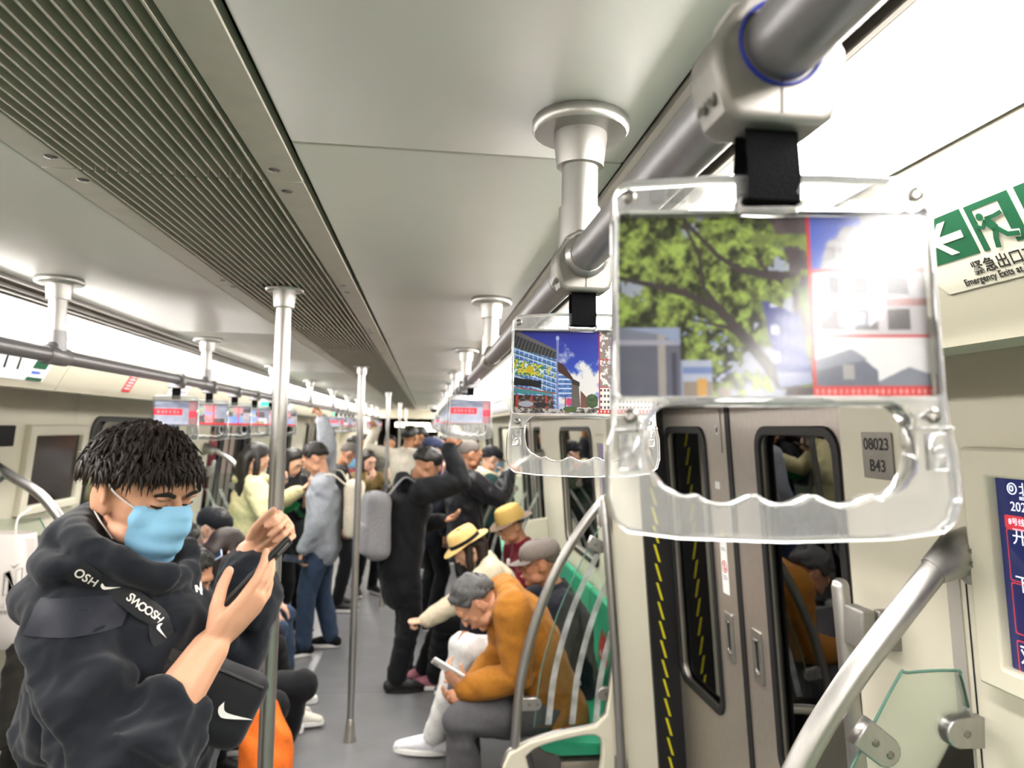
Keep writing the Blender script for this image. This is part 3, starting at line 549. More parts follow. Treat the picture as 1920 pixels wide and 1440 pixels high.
def train_print(k):
    h, w_ = 44, 76; yy, xx = np.mgrid[0:1:h*1j, 0:1:w_*1j]; im = np.zeros((h, w_, 3)); n = fbm(h, w_, 8, 20+k, 3); im[:] = (.52, .54, .60); im += .12*(yy[..., None]-.5)
    if k == 0:
        im[inpoly(xx, yy, [(0, .2), (.5, .03), (1, .2), (1, .3), (0, .3)])] = (.40, .42, .48); im[(xx < .66) & (yy > .33) & (yy < .62)] = (.80, .20, .24); im[(xx > .08) & (xx < .6) & (yy > .40) & (yy < .54) & (np.sin(xx*70) > -.2)] = (.88, .42, .44)
        im[(xx > .8)] = (.55, .40, .42); im[(xx > .8) & (yy > .4) & (yy < .7)] = (.80, .24, .3)
    else:
        r = np.random.RandomState(k); c = [(.45, .55, .82), (.62, .60, .62), (.35, .33, .34), (.70, .50, .52), (.55, .58, .50), (.80, .80, .84)]
        for i in range(9): x0, y0 = r.rand(2)*.8; im[(xx > x0) & (xx < x0+.3) & (yy > y0) & (yy < y0+.35)] = c[r.randint(6)]
        im[(xx > .62) & (xx < .65)] = (.75, .2, .2); im[(yy > .9)] = (.72, .22, .24)
    return im+.15*(n[..., None]-.5)
# ================================================================ strap handles
XZ = basis((1, 0, 0), (0, 0, 1), (0, -1, 0))     # faces the viewer's end of the car
def handle_outline(k=1):
    R = [(-.070, 0), (-.03, .0022), (0, .0026), (.03, .0022), (.070, 0)]+[(.0795-.0095+.0095*math.sin(t), -.0095+.0095*math.cos(t)) for t in np.linspace(.2, 1.57, 5)]+[(.0808, -.108), (.0818, -.117), (.0845, -.128), (.0850, -.148), (.082, -.158), (.075, -.1635), (.05, -.1665), (0, -.168), (-.05, -.1665), (-.075, -.1635), (-.082, -.158), (-.0850, -.148), (-.0845, -.128), (-.0818, -.117), (-.0808, -.108)]+[(-.0795+.0095-.0095*math.sin(t), -.0095+.0095*math.cos(t)) for t in np.linspace(1.57, .2, 5)]
    return R
def grip_hole():
    top = rr(-.0635, -.14, .0635, -.1065, .011); P = [p for p in top if p[1] > -.125][:14]
    P = [(.0635, -.115)]+[(.0525+.011*math.cos(t), -.1175+.011*math.sin(t)) for t in np.linspace(.2, 1.57, 6)]+[(-.0525-.011*math.cos(t), -.1175+.011*math.sin(t)) for t in np.linspace(1.57, .2, 6)]+[(-.0635, -.128), (-.062, -.136), (-.057, -.1425), (-.050, -.1465)]
    xs = np.linspace(-.050, .050, 25)
    pk = [-.0429, -.0143, .0143, .0429]
    for x in xs[1:-1]: q = ((x+.0429) % .0286)/.0286; P.append((x, -.1455-.0055*math.sin(math.pi*q)**.8))
    return P+[(.050, -.1465), (.057, -.1425), (.062, -.136), (.0635, -.128)]
def clamp_parts(t, x, y, z):
    """two-part cast clamp on the rail with its screws, seam and blue gasket"""
    lp = [(-.022, .018), (-.0335, .0), (-.0335, -.012), (-.027, -.034), (-.021, -.038), (.021, -.038), (.027, -.034), (.0335, -.012), (.0335, .0), (.022, .018)]+[(.026*math.cos(a), .012+.016*math.sin(a)) for a in np.linspace(.5, 2.64, 7)]
    c = shape('rail_clamp', [lp], M['cast'], XZ, V(x, y, z), t, .0165, .0045, smooth=True, bres=3)
    MB().box((x-.0004, y-.0170, z-.034), (x+.0004, y-.0160, z-.018)).build('clamp_seam', M['ink'], c)
    R = basis((1, 0, 0), (0, 0, 1), (0, -1, 0)); MB().lathe([(.0188, .0155), (.0205, .0185), (.0212, .0185), (.0218, .0155)], (x, y, z), R, 28).build('gasket', M['blue'], c)
    for dy in (-.005, .006): MB().lathe([(.0042, 0), (.0042, .0012), (.0028, .0012), (.0026, -.001), (.0001, -.001)], (x-.0300, y+dy, z-.025), basis((0, 1, 0), (.3, 0, 1), (-1, 0, .3)), 10).build('clamp_screw', M['screw'], c)
    return c
def full_handle(x, y, z, img, label, yaw=0, tilt=0):
    t = empty('strap_handle', (x, y, z), label, 'strap handle'); top = z-.063
    clamp_parts(t, x, y, z)
    B = lambda dx, dz: (x+dx, top+dz)
    MB().add([(x-.0135, y-.0055, z-.036), (x+.0135, y-.0055, z-.036), (x+.0135, y-.0092, top+.002), (x-.0135, y-.0092, top+.002), (x-.0132, y-.0092, top-.0105), (x+.0132, y-.0092, top-.0105), (x-.0132, y-.002, top-.0118), (x+.0132, y-.002, top-.0118), (x-.0132, y+.0092, top-.0105), (x+.0132, y+.0092, top-.0105), (x-.0135, y+.0092, top), (x+.0135, y+.0092, top), (x-.0135, y+.0055, z-.036), (x+.0135, y+.0055, z-.036)],
        [(0, 1, 2, 3), (3, 2, 5, 4), (4, 5, 7, 6), (6, 7, 9, 8), (8, 9, 11, 10), (10, 11, 13, 12)]).build('strap', M['web'], t, fix=False)
    fr = shape('acrylic_frame', [handle_outline(), rr(-.0775, -.1025, .0775, -.0165, .0015, 2), grip_hole(), rr(-.015, -.0132, .015, -.0085, .002, 3)], M['acr'], XZ, V(x, y, top), t, .0072, .0016, bres=2)
    pr = painted('picture_card', img*.87, M['print'], XZ, V(x-.0770, y-.0012, top-.1022), .1540, .0855, t)
    MB().box((x-.0770, y, top-.1022), (x+.0770, y+.0012, top-.0167)).build('card_back', M['white'], t)
    MB().box((x-.0774, y-.0062, top-.1024), (x+.0774, y-.0046, top-.0166)).build('clear_cover', M['cover'], t)
    for dx, dz in ((-.0715, -.0085), (.0715, -.0085), (-.0725, -.1115), (.0725, -.1115)):
        s = MB().lathe([(.0034, 0), (.0034, .0016), (.0022, .0022), (.0015, .0012), (.0001, .0012)], (x+dx, y-.0070, top+dz), XZ, 14); s.tube([(x+dx, y-.006, top+dz), (x+dx, y+.006, top+dz)], .0018, 8); s.build('screw', M['screw'], t)
    # moulded bar code in the top bar, clips in the cheeks
    q = MB()
    for k in range(16):
        if k % 5 != 4: q.box((x-.060+k*.0019, y-.0080, top-.0115), (x-.0588+k*.0019, y-.0071, top-.0055))
    for k in range(13): q.box((x+.032+k*.0019, y-.0080, top-.0115), (x+.0332+k*.0019, y-.0071, top-.0055))
    tag(q.build('moulded_bars', M['acr'], fr), kind='stuff')
    for s in (-1, 1):
        MB().rbox((x+s*.0735, y-.0072, top-.1275), (.0052, .0016, .0085), .001).rbox((x+s*.0735, y-.0088, top-.1275), (.003, .0008, .0022), .0006).build('cheek_clip', M['acr'], fr)
        MB().rbox((x+s*.0735, y-.0078, top-.1172), (.0085, .0012, .0007), .0004).build('cheek_rib', M['acr'], fr)
    # the handle hangs a little turned on its strap
    P0 = Vector((0, 0, top-z)); Rm = Matrix.Translation(P0) @ Matrix.Rotation(math.radians(yaw), 4, 'Z') @ Matrix.Rotation(math.radians(tilt), 4, 'Y') @ Matrix.Rotation(math.radians(-3), 4, 'X') @ Matrix.Diagonal((.958, 1, 1.03, 1)) @ Matrix.Translation(-P0)
    for ch in t.children_recursive:
        if ch.name.split('.')[0] in ('acrylic_frame', 'picture_card', 'card_back', 'clear_cover', 'screw', 'moulded_bars', 'cheek_clip', 'cheek_rib') and ch.parent.name[:5] != 'rail_': ch.data.transform(Rm)
    return t
full_handle(.1625, .330, RZ, tree_print(), 'large clear strap handle nearest the viewer, holding a picture card of a leafy tree', -8, -1.2)
full_handle(.1635, .757, RZ, shop_print(), 'clear strap handle showing a blue sky and a painted shopfront street', -6, -.6)
acr2 = glassmat('acrylic_far', '#e2e4e6', 4.0, .15); acr_b = mat('acrylic_bright', '#e9ebec', .15, 0, .05, 30)
def small_handle(x, y, z, img, label, group=None):
    t = empty('strap_handle', (x, y, z), label, 'strap handle', group); top = z-.063
    lp = [(-.022, .02), (-.032, .0), (-.027, -.034), (.027, -.034), (.032, 0), (.022, .02)]; shape('rail_clamp', [lp], M['rail'], XZ, V(x, y, z), t, .014, .003)
    MB().box((x-.0135, y-.006, top-.011), (x+.0135, y+.006, z-.03)).build('strap', M['web'], t)
    fr = shape('acrylic_frame', [handle_outline()[::2], rr(-.0765, -.1025, .0765, -.0165, .0015, 1), grip_hole()], acr2, XZ, V(x, y, top), t, .006)
    e = MB().tube([(x+a, y, top+b) for a, b in handle_outline()[::2]+[handle_outline()[0]]], .0016, 5); e.tube([(x+a, y, top+b) for a, b in grip_hole()+[grip_hole()[0]]], .0018, 5); e.build('bright_edge', acr_b, fr)
    painted('picture_card', img, M['print'], XZ, V(x-.0765, y-.001, top-.1025), .153, .086, t); MB().box((x-.0765, y, top-.1025), (x+.0765, y+.001, top-.0165)).build('card_back', M['white'], t)
    return t
ORDN = ['first', 'second', 'third', 'fourth', 'fifth', 'sixth']
protos = {}
for s, xs, z, nm in ((-1, LX, LZ, 'left'), (1, RX, RZ, 'right')):
    for i, y in enumerate((2.75, 3.15, 3.55, 3.95, 4.35, 4.75)):
        k = 0 if i == 0 else 1+i % 3
        lb = (f'clear strap handle with a red-bannered train picture, first on the {nm} rail') if i == 0 else f'clear strap handle, {ORDN[i]} in the {nm} rail row that starts with the red-bannered one'
        g = f'strap handles in the {nm} row over the bench'
        if k not in protos: protos[k] = small_handle(xs, y, z, train_print(k), lb, g)
        else: dup(protos[k], (xs, y, z), lb, g)
    for a, wd in ((7.4, 'second'), (11.9, 'third')):
        for i in range(5): dup(protos[i % 4], (xs, a+.4*i, z), f'distant clear strap handle, {ORDN[i]} of five in the {wd} row along the {nm} rail', f'strap handles of the {wd} row on the {nm} rail')
# ================================================================ signs, stickers, displays
cR, cL = cantR(1), cantR(-1)
def csh(name, s, loops, m, parent, off=.0003, depth=.0003, y0=0):
    """loops given as (y, distance down the cant panel)"""
    return shape(name, [[(-s*y, -d) for y, d in lp] for lp in loops], m, cR if s > 0 else cL, cantpt(s, 0, 0, off), parent, depth)
ex = csh('exit_sign', 1, [[(.756, .128), (.738, .1535), (.40, .1535), (.40, .0625), (.756, .0625)]], mat('sticker_cream', '#c2bfae', .5, 0, .02), None, .0004); tag(ex, 'green and cream emergency exit sticker with a running man and an arrow', 'sign')
csh('arrow_cell', 1, [[(.742, .0675), (.6715, .0675), (.6715, .118), (.742, .118)]], M['green'], ex, .001)
cc = M['white']; A = lambda u, v: (.742-.0705*u, .0675+.0505*v)
csh('arrow', 1, [[A(*p) for p in ((.20, .50), (.50, .13), (.66, .13), (.42, .42), (.86, .42), (.86, .58), (.42, .58), (.66, .87), (.50, .87))]], MC['sticker_cream'], ex, .0016)
c2 = lambda u, v: (.6655-.0555*u, .068+.0505*v)
csh('running_man_cell', 1, [[c2(0, 0), c2(1, 0), c2(1, 1), c2(.74, 1), c2(.74, .12), c2(.13, .12), c2(.13, 1), c2(0, 1)]], M['green'], ex, .001)
def limb(P, wd):
    P = [V(*p) for p in P]; L_, R_ = [], []
    for i, p in enumerate(P):
        d = nrm(P[min(i+1, len(P)-1)]-P[max(i-1, 0)]); q = V(-d[1], d[0])*wd; L_.append(p+q); R_.append(p-q)
    return [c2(*p) for p in L_+R_[::-1]]
FIG = [([(.35, .38), (.47, .62)], .085), ([(.36, .37), (.55, .37), (.73, .34)], .04), ([(.34, .40), (.22, .53), (.10, .45)], .04), ([(.46, .62), (.385, .79), (.345, 1.0)], .05), ([(.47, .60), (.65, .80), (.88, .85)], .05)]
for P, wd in FIG[1:2]+FIG[4:]: csh('figure_outline', 1, [limb(P, wd+.028)], MC['sticker_cream'], ex, .0016)
for P, wd in FIG: csh('figure', 1, [limb(P, wd)], M['green'], ex, .0022)
csh('figure_head', 1, [[c2(.256+.075*math.cos(t), .30+.082*math.sin(t)) for t in np.linspace(0, 6.28, 16, endpoint=False)]], M['green'], ex, .0022)
csh('third_cell', 1, [[(.602, .068), (.47, .068), (.47, .118), (.602, .118)]], M['green'], ex, .001)
text('sign_lettering', '紧急出口在列车两端', .0165, M['ink'], cR, cantpt(1, .692, .1385, .001), ex, bold=.0001)
text('sign_lettering', 'Emergency Exits at both ends', .0108, M['ink'], cR, cantpt(1, .710, .1487, .001), ex, sx=.92)
# left: line map, red sticker, white sticker, green lights
lm = csh('line_map', -1, [[(1.2, .02), (2.745, .02), (2.745, .186), (1.2, .186)]], mat('map_grey_white', '#d9dcdf', .4, 0, .02), None, .0005); tag(lm, 'white line map sticker with green bands above the left windows', 'map')
csh('map_band', -1, [[(2.635, .02), (2.72, .02), (2.72, .137), (2.635, .137)]], M['green'], lm, .001); csh('map_band', -1, [[(2.635, .172), (2.735, .172), (2.735, .184), (2.635, .184)]], M['green'], lm, .001)
csh('map_emblem', -1, [[(2.677+.03*math.cos(t), .092+.022*math.sin(t)) for t in np.linspace(0, 6.28, 18, endpoint=False)], [(2.677+.021*math.cos(t), .092+.015*math.sin(t)) for t in np.linspace(0, 6.28, 18, endpoint=False)]], M['white'], lm, .0015)
csh('map_line', -1, [[(1.3, .084), (2.58, .084), (2.58, .092), (1.3, .092)]], M['green'], lm, .001)
for i in range(12): csh('map_stop', -1, [[(2.56-.075*i, .078), (2.525-.075*i, .078), (2.525-.075*i, .098), (2.56-.075*i, .098)]], M['green'] if i % 2 else mat('stop_yellow', '#d6c23a', .5), lm, .0015); csh('stop_name', -1, [[(2.54-.075*i, .105), (2.528-.075*i, .105), (2.548-.075*i, .15), (2.56-.075*i, .15)]], M['ink'], lm, .001)
csh('map_note', -1, [[(2.645, .148), (2.70, .148), (2.70, .158), (2.645, .158)]], mat('print_blue', '#4b64b8', .5), lm, .001)
rs = csh('warning_sticker', -1, [[(3.415, .06), (3.505, .06), (3.505, .187), (3.415, .187)]], M['red'], None, .0005); tag(rs, 'narrow red warning sticker on the cream panel above the left window', 'sticker')
for i in range(7): csh('sticker_text', -1, [[(3.43, .072+.0155*i), (3.49, .072+.0155*i), (3.49, .080+.0155*i), (3.43, .080+.0155*i)]], mat('sticker_pink', '#eac4c4', .5), rs, .001)
ws = csh('notice_sticker', -1, [[(3.97, .085), (4.26, .085), (4.26, .17), (3.97, .17)]], M['white'], None, .0005); tag(ws, 'small white notice sticker with pink print near the left rail', 'sticker')
for i in range(3): csh('sticker_text', -1, [[(3.99, .093+.024*i), (4.24, .093+.024*i), (4.24, .106+.024*i), (3.99, .106+.024*i)]], MC['sticker_pink'] if i < 2 else mat('print_grey', '#9a9aa8', .5), ws, .001)
for s, y, d, lb in ((-1, 6.19, .148, 'small glowing green light above the left door'), (-1, 10.7, .14, 'distant glowing green light above the far left door'), (1, 9.9, .09, 'glowing green light above the right side beyond the second door')):
    o = csh('indicator_light', s, [[(y-.11, d-.018), (y+.11, d-.018), (y+.11, d+.018), (y-.11, d+.018)]], M['led'], None, .006, .006); tag(o, lb, 'light')
for s, y, lb in ((1, 5.9, 'white line map over the second door on the right'), (-1, 6.74, 'white line map over the second door on the left')):
    o = csh('line_map', s, [[(y-.7, .03), (y+.7, .03), (y+.7, .18), (y-.7, .18)]], MC['map_grey_white'], None, .0005); tag(o, lb, 'map'); csh('map_line', s, [[(y-.6, .09), (y+.6, .09), (y+.6, .1), (y-.6, .1)]], M['green'], o, .001)
def display(s, yn, yf, z0, z1, bez, label, cols, near=False):
    """framed wall display; yn/yf near and far end of the frame"""
    R, at = wl(s, .012); f = shape('wall_display', [wrect(s, yn, yf, z0, z1, .006), wrect(s, yn+bez, yf-bez, z0+.04, z1-.048, .003)], M['cream'], R, at, None, .016, .005); tag(f, label, 'display')
    wplate('screen', s, yn+bez-.002, yf-bez+.002, z0+.038, z1-.046, cols, f, .002, .006, .003); return f
SR, _ = wl(1)
scr = mat('screen_navy', '#20264f', .12, 0, .12, 3, emit=.35); d1 = display(1, .45, 1.168, 1.362, 1.766, .055, 'cream framed passenger display with navy screen and white Chinese lettering', scr, True)
sw = lambda y, z, off=.0094: wpt(1, y, z, off)
wh = mat('screen_white', '#d9dcea', .3, emit=.5); rd = mat('screen_red', '#b5333c', .3, emit=.4)
for tx, y, z, sz in (('北京地铁', 1.066, 1.6915, .0235), ('BEIJING SUBWAY', 1.066, 1.683, .0075), ('2026年', 1.086, 1.664, .0215), ('开往:', 1.088, 1.612, .0300), ('温', 1.062, 1.567, .032), ('下一站', 1.090, 1.535, .030), ('欢迎', 1.094, 1.4155, .040)): text('screen_lettering', tx, sz, wh, SR, sw(y, z), d1)
text('screen_lettering', '8号线', .013, wh, SR, sw(1.092, 1.6415, .0100), d1); wplate('screen_tab', 1, 1.100, 1.060, 1.634, 1.656, rd, d1, .003, .0093, .0003)
R_, a_ = wl(1, .0093)
shape('emblem', [circ(-1.0795, (1.700-1.8)*_k, .0098, 20), circ(-1.0795, (1.700-1.8)*_k, .0080, 20)], wh, R_, a_, d1, .0003); shape('emblem', [rr(-1.085, (1.695-1.8), -1.0765, (1.705-1.8), .004), rr(-1.083, (1.697-1.8), -1.0785, (1.703-1.8), .002)], wh, R_, a_, d1, .0003)
for za, zb in ((1.548, 1.634), (1.462, 1.546), (1.40, 1.452)): shape('screen_rule', [wrect(1, 1.099, .60, za, zb, .004), wrect(1, 1.0975, .602, za+.0018, zb-.0018, .004)], rd, R_, a_, d1, .0003)
dk = mat('screen_dark', '#2a211f', .15, 0, .3, 3, emit=.05)
display(-1, 3.36, 3.90, 1.355, 1.755, .055, 'cream framed dark wall display to the left of the hooded man', dk); display(1, 3.35, 3.96, 1.36, 1.76, .05, 'cream framed display behind the strap handles over the right bench', mat('screen_violet', '#6f6b92', .2, 0, .2, 8, emit=.25))
wplate('dark_panel', -1, 2.75, 3.27, 1.665, 1.752, M['dark'], None, .003, .006, .004); tag(bpy.data.objects['dark_panel'], 'black indicator panel on the left door pillar at the frame edge', 'panel')
pl = wplate('number_plate', 1, 1.487, 1.385, 1.690, 1.789, M['plate'], None, .003, .0035, .0015, bevel=.0005); tag(pl, 'grey number plate 08023 B43 on the cream pillar right of the door', 'plate')
text('plate_lettering', '08023', .036, M['ink'], SR, wpt(1, 1.436, 1.752, .0055), pl, 'CENTER', bold=.0006, sx=.98); text('plate_lettering', 'B43', .036, M['ink'], SR, wpt(1, 1.436, 1.706, .0055), pl, 'CENTER', bold=.0006)
# stickers on the far door leaf
st = wplate('door_sticker', 1, 2.372, 2.318, 1.24, 1.43, M['white'], None, .004, -.0145, .0006); tag(st, 'white do-not-lean sticker with a yellow triangle on the steel door', 'sticker')
Rd, ad = wl(1, -.0135)
shape('warning_triangle', [[(-2.362, -.385), (-2.328, -.385), (-2.345, -.345)]], mat('tri_yellow', '#c9c23a', .5), Rd, ad, st, .0003)
shape('ban_ring', [circ(-2.345, -.47, .021, 20), circ(-2.345, -.47, .017, 20)], M['red'], Rd, ad, st, .0003); shape('ban_bar', [[(-2.357, -.458), (-2.360, -.461), (-2.333, -.482), (-2.330, -.479)]], M['red'], Rd, ad, st, .0003); shape('ban_figure', [circ(-2.345, -.459, .0035, 8), [(-2.349, -.464), (-2.341, -.464), (-2.342, -.483), (-2.348, -.483)]], M['ink'], Rd, ad, st, .0002)
for i, z in enumerate((-.408, -.414, -.50, -.506, -.512)): shape('sticker_text', [rr(-2.362, z-.0016, -2.330+.004*(i % 2), z+.0016, .0004, 1)], MC['print_grey'], Rd, ad, st, .0003)
o = wplate('small_label', 1, 2.375, 2.335, 1.59, 1.615, M['white'], None, .002, -.0145, .0005); tag(o, 'tiny blank white label high on the steel door leaf', 'sticker')
o = wplate('lock_plate', 1, 2.345, 2.295, 1.715, 1.86, M['steel'], None, .004, -.0135, .002, bevel=.0008); tag(o, 'narrow steel lock plate at the top of the left door leaf', 'plate')
shape('lock_ring', [circ(-2.32, -.01, .016), circ(-2.32, -.01, .012)], M['white'], *wl(1, -.0105), o, .0005); shape('lock_slot', [rr(-2.324, -.018, -2.316, -.002, .002, 2)], M['ink'], *wl(1, -.0105), o, .0004)
o = wplate('priority_sticker', 1, 3.12, 3.03, 1.02, 1.16, M['red'], None, .01, .004, .0006); tag(o, 'red sticker on the cream wall above the green seat on the right', 'sticker'); text('sticker_lettering', '爱心', .03, M['white'], SR, wpt(1, 3.11, 1.10, .0052), o); text('sticker_lettering', '专座', .03, M['white'], SR, wpt(1, 3.11, 1.05, .0052), o)
for i, y in enumerate((3.35, 3.8)):
    o = MB().ext([(y-.09, .50), (y+.09, .50), (y+.10, .62), (y+.03, .72), (y, .66), (y-.03, .72), (y-.10, .62)], 'x', X(1, 1.349), X(1, 1.352)).build('seat_sticker', M['red']); tag(o, ('red' if i == 0 else 'second red')+' priority sticker on the green seat back'+(' behind the man in mustard' if i == 0 else ' beside the man in the grey cap'), 'sticker')
    text('sticker_lettering', '爱心专座', .035, M['white'], basis((0, -1, 0), (0, 0, 1), (-1, 0, 0)), V(X(1, 1.3485), y+.072, .575), o)
# ceiling camera and far lit panels
cc_ = empty('ceiling_camera', (.10, 11.3, ZC), 'white dome camera on the ceiling far down the car', 'camera'); MB().lathe([(.09, 0), (.09, -.05), (.075, -.07)], (.10, 11.3, ZC), n=20).build('housing', M['white'], cc_); MB().ell((.10, 11.3, ZC-.07), (.06, .06, .05)).build('dome', M['dark'], cc_)
for i, (x, z) in enumerate(((-.30, 1.82), (-.02, 1.74))):
    b = MB().rbox((x, Y1-.05, z), (.36-.14*i, .02, .05), .03).build('lit_panel', M['warm']); tag(b, ('wide' if i == 0 else 'short')+' warm white lit panel at the far end of the car', 'light')
# ================================================================ people
def noise_folds(p, seed, f):
    r = np.random.RandomState(seed); d = np.zeros(len(p))
    wv = sum(np.sin(p@(r.randn(3)*f*.5)+r.rand()*6) for _ in range(3))
    for i in range(4):
        k = r.randn(3); k[2] *= .9; k = nrm(k)*f*(.7+.5*r.rand()); ph = p@k+1.3*wv+r.rand()*6
        d += ((1+np.sin(ph))/2)**1.7-.38
    return d/4
def folds2(p, seed, f): return noise_folds(p, seed, f)+.30*noise_folds(p, seed+9, f*2.2)
SOFT = []; MASKS = []
def soft(name, mb, m, parent, vox, smooth=4, fold=0, ff=14, seed=1, fac=.6, post=None):
    """queue a union of closed shapes that becomes one continuous smooth surface"""
    o = link(name, mb.mesh(name, org(parent)), m, parent, fix=True)
    rm = o.modifiers.new('r', 'REMESH'); rm.mode = 'VOXEL'; rm.voxel_size = vox; rm.adaptivity = 0
    if smooth: sm = o.modifiers.new('s', 'SMOOTH'); sm.iterations = smooth; sm.factor = fac
    SOFT.append((o, fold, ff, seed, org(parent), post)); return o
def bake_soft():
    bpy.context.view_layer.update(); dg = bpy.context.evaluated_depsgraph_get()
    for o, fold, ff, seed, og, post in SOFT:
        me = bpy.data.meshes.new_from_object(o.evaluated_get(dg)); n = len(me.vertices)
        if fold and n:
            c = np.empty(n*3); me.vertices.foreach_get('co', c); nn = np.empty(n*3); me.vertices.foreach_get('normal', nn); c = c.reshape(-1, 3); nn = nn.reshape(-1, 3)
            d = fold*folds2(c+og*.7, seed, ff)
            if post is not None: d = d*post(c+og)
            c += nn*d[:, None]; me.vertices.foreach_set('co', c.ravel()); me.update()
        old = o.data; mt = old.materials[0]; o.modifiers.clear(); o.data = me; me.materials.clear(); me.materials.append(mt); bpy.data.meshes.remove(old)
        me.polygons.foreach_set('use_smooth', np.ones(len(me.polygons), bool)); me.update()
    SOFT.clear()
    for o, body in MASKS:
        og = org(o)-org(body)
        for v in o.data.vertices:
            ok, l, n, _ = body.closest_point_on_mesh(v.co+Vector(og))
            if ok and (Vector(v.co)+Vector(og)-l).dot(n) < .004 and (Vector(v.co)+Vector(og)-l).length < .04: v.co = l+n*.005-Vector(og)
    MASKS.clear()
def rot(v, ax, a):
    v, ax = V(*v), nrm(ax); return v*math.cos(a)+np.cross(ax, v)*math.sin(a)+ax*(ax@v)*(1-math.cos(a))
def ik(a, b, l1, l2, hint):
    a, b = V(*a), V(*b); d = b-a; L = np.linalg.norm(d); L2 = min(L, (l1+l2)*.995)
    d = d/L; b = a+d*L2; x = (l1*l1-l2*l2+L2*L2)/(2*L2); h = math.sqrt(max(l1*l1-x*x, 0)); q = V(*hint)-d*(V(*hint)@d); q = nrm(q); return a+d*x+q*h, b
def add_hand(B, w_, d, n, right, curl=(25, 30, 20), s=1., thumb=(.75, .55, .25), spread=.06):
    """palm, four fingers of unequal length and a thumb from the side of the palm"""
    d = nrm(d); n = nrm(V(*n)-d*(V(*n)@d)); sd = np.cross(d, n)*(1 if right else -1); R = basis(sd, d, n)
    if np.linalg.det(R) < 0: R = basis(-sd, d, n)
    P = lambda a, b, c=0: V(*w_)+s*(sd*a+d*b+n*c)
    B.tube([P(0, -.02), P(0, .012), P(.002, .045), P(0, .088)], [(.024*s, .019*s), (.027*s, .017*s), (.039*s, .0155*s), (.040*s, .012*s)], 10, lat=sd)
    for i, (a, L, r) in enumerate(((.030, (.043, .026, .021), .0088), (.010, (.047, .030, .023), .0090), (-.011, (.044, .028, .022), .0086), (-.031, (.035, .021, .019), .0076))):
        p = P(a*.95, .078, 0); pts = [P(a*.9, .05, 0), p]; ang = 0; fd = nrm(d+sd*a*spread/.03)
        for L_, c in zip(L, curl): ang += math.radians(c+i*2); p = p+s*L_*(fd*math.cos(ang)+n*math.sin(ang)); pts.append(p)
        B.tube(pts, [r*s, r*1.05*s, r*s, r*.92*s, r*.8*s], 8)
    t0 = P(.020, .018, .004); td = nrm(sd*thumb[0]+d*thumb[1]+n*thumb[2]); t1 = t0+td*.040*s; td2 = nrm(td*.6+d*.6+n*thumb[2]*.6); t2 = t1+td2*.032*s; t3 = t2+nrm(td2+d*.4)*.026*s
    B.tube([t0, t1, t2, t3], [.0125*s, .0115*s, .0100*s, .0080*s], 8)
def head_frame(yaw, pitch, roll=0):
    f0 = V(math.cos(yaw), math.sin(yaw), 0); r0 = V(f0[1], -f0[0], 0); F = f0*math.cos(pitch)-V(0, 0, 1)*math.sin(pitch); U = np.cross(r0, F)
    if roll: U, r0 = U*math.cos(roll)+r0*math.sin(roll), r0*math.cos(roll)-U*math.sin(roll)
    return r0, F, U
def add_head(B, hc, fr, s=1.):
    Rr, F, U = fr; Rm = basis(Rr, F, U); E = lambda c, r, n=14, m=10, tw=None: B.ell(V(*hc)+s*(Rm@V(*c)), V(*r)*s, Rm if tw is None else Rm@tw, n, m)
    E((0, -.012, .032), (.076, .098, .088), 20, 14); E((0, .010, -.01), (.069, .078, .085), 18, 12); E((0, .028, -.052), (.058, .058, .060), 16, 10)
    E((0, .064, -.096), (.026, .022, .020)); E((0, .078, .030), (.052, .018, .022))
    for t in (-1, 1):
        E((t*.034, .050, -.028), (.027, .025, .028)); E((t*.031, .0775, .004), (.015, .011, .009)); E((t*.050, .02, -.068), (.018, .035, .026))
        tw = np.array([[math.cos(t*.35), -math.sin(t*.35), 0], [math.sin(t*.35), math.cos(t*.35), 0], [0, 0, 1]])
        E((t*.080, -.012, -.006), (.008, .019, .031), 12, 8, tw); E((t*.077, -.002, -.022), (.008, .012, .017), 10, 6, tw); E((t*.032, .090, .019), (.018, .006, .005))
        B.tube([V(*hc)+s*(Rm@V(t*(.0855+.004*math.sin(a)), -.014-.018*math.cos(a+.3), -.004+.030*math.sin(a))) for a in np.linspace(-1.2, 3.3, 12)], .0042*s, 7)
    B.tube([V(*hc)+s*(Rm@V(*p)) for p in ((0, .090, .012), (0, .100, -.010), (0, .106, -.026))], [(.008*s, .010*s), (.010*s, .010*s), (.0155*s, .010*s)], 10, lat=Rr)
    E((0, .086, -.054), (.026, .013, .008)); E((0, .084, -.066), (.021, .012, .008)); E((0, .082, -.045), (.02, .01, .012))
def hairline(az, kind):
    """lowest elevation (radians) that carries hair at azimuth az from the face"""
    a = np.abs(az)
    if kind == 'fade': return np.interp(a, [0, .45, .9, 1.35, 1.9, 3.15], [.42, .40, .30, .22, .12, .02])
    return np.interp(a, [0, .5, .85, 1.15, 1.5, 1.9, 3.15], [.62, .52, .25, -.08, .12, -.30, -.62])
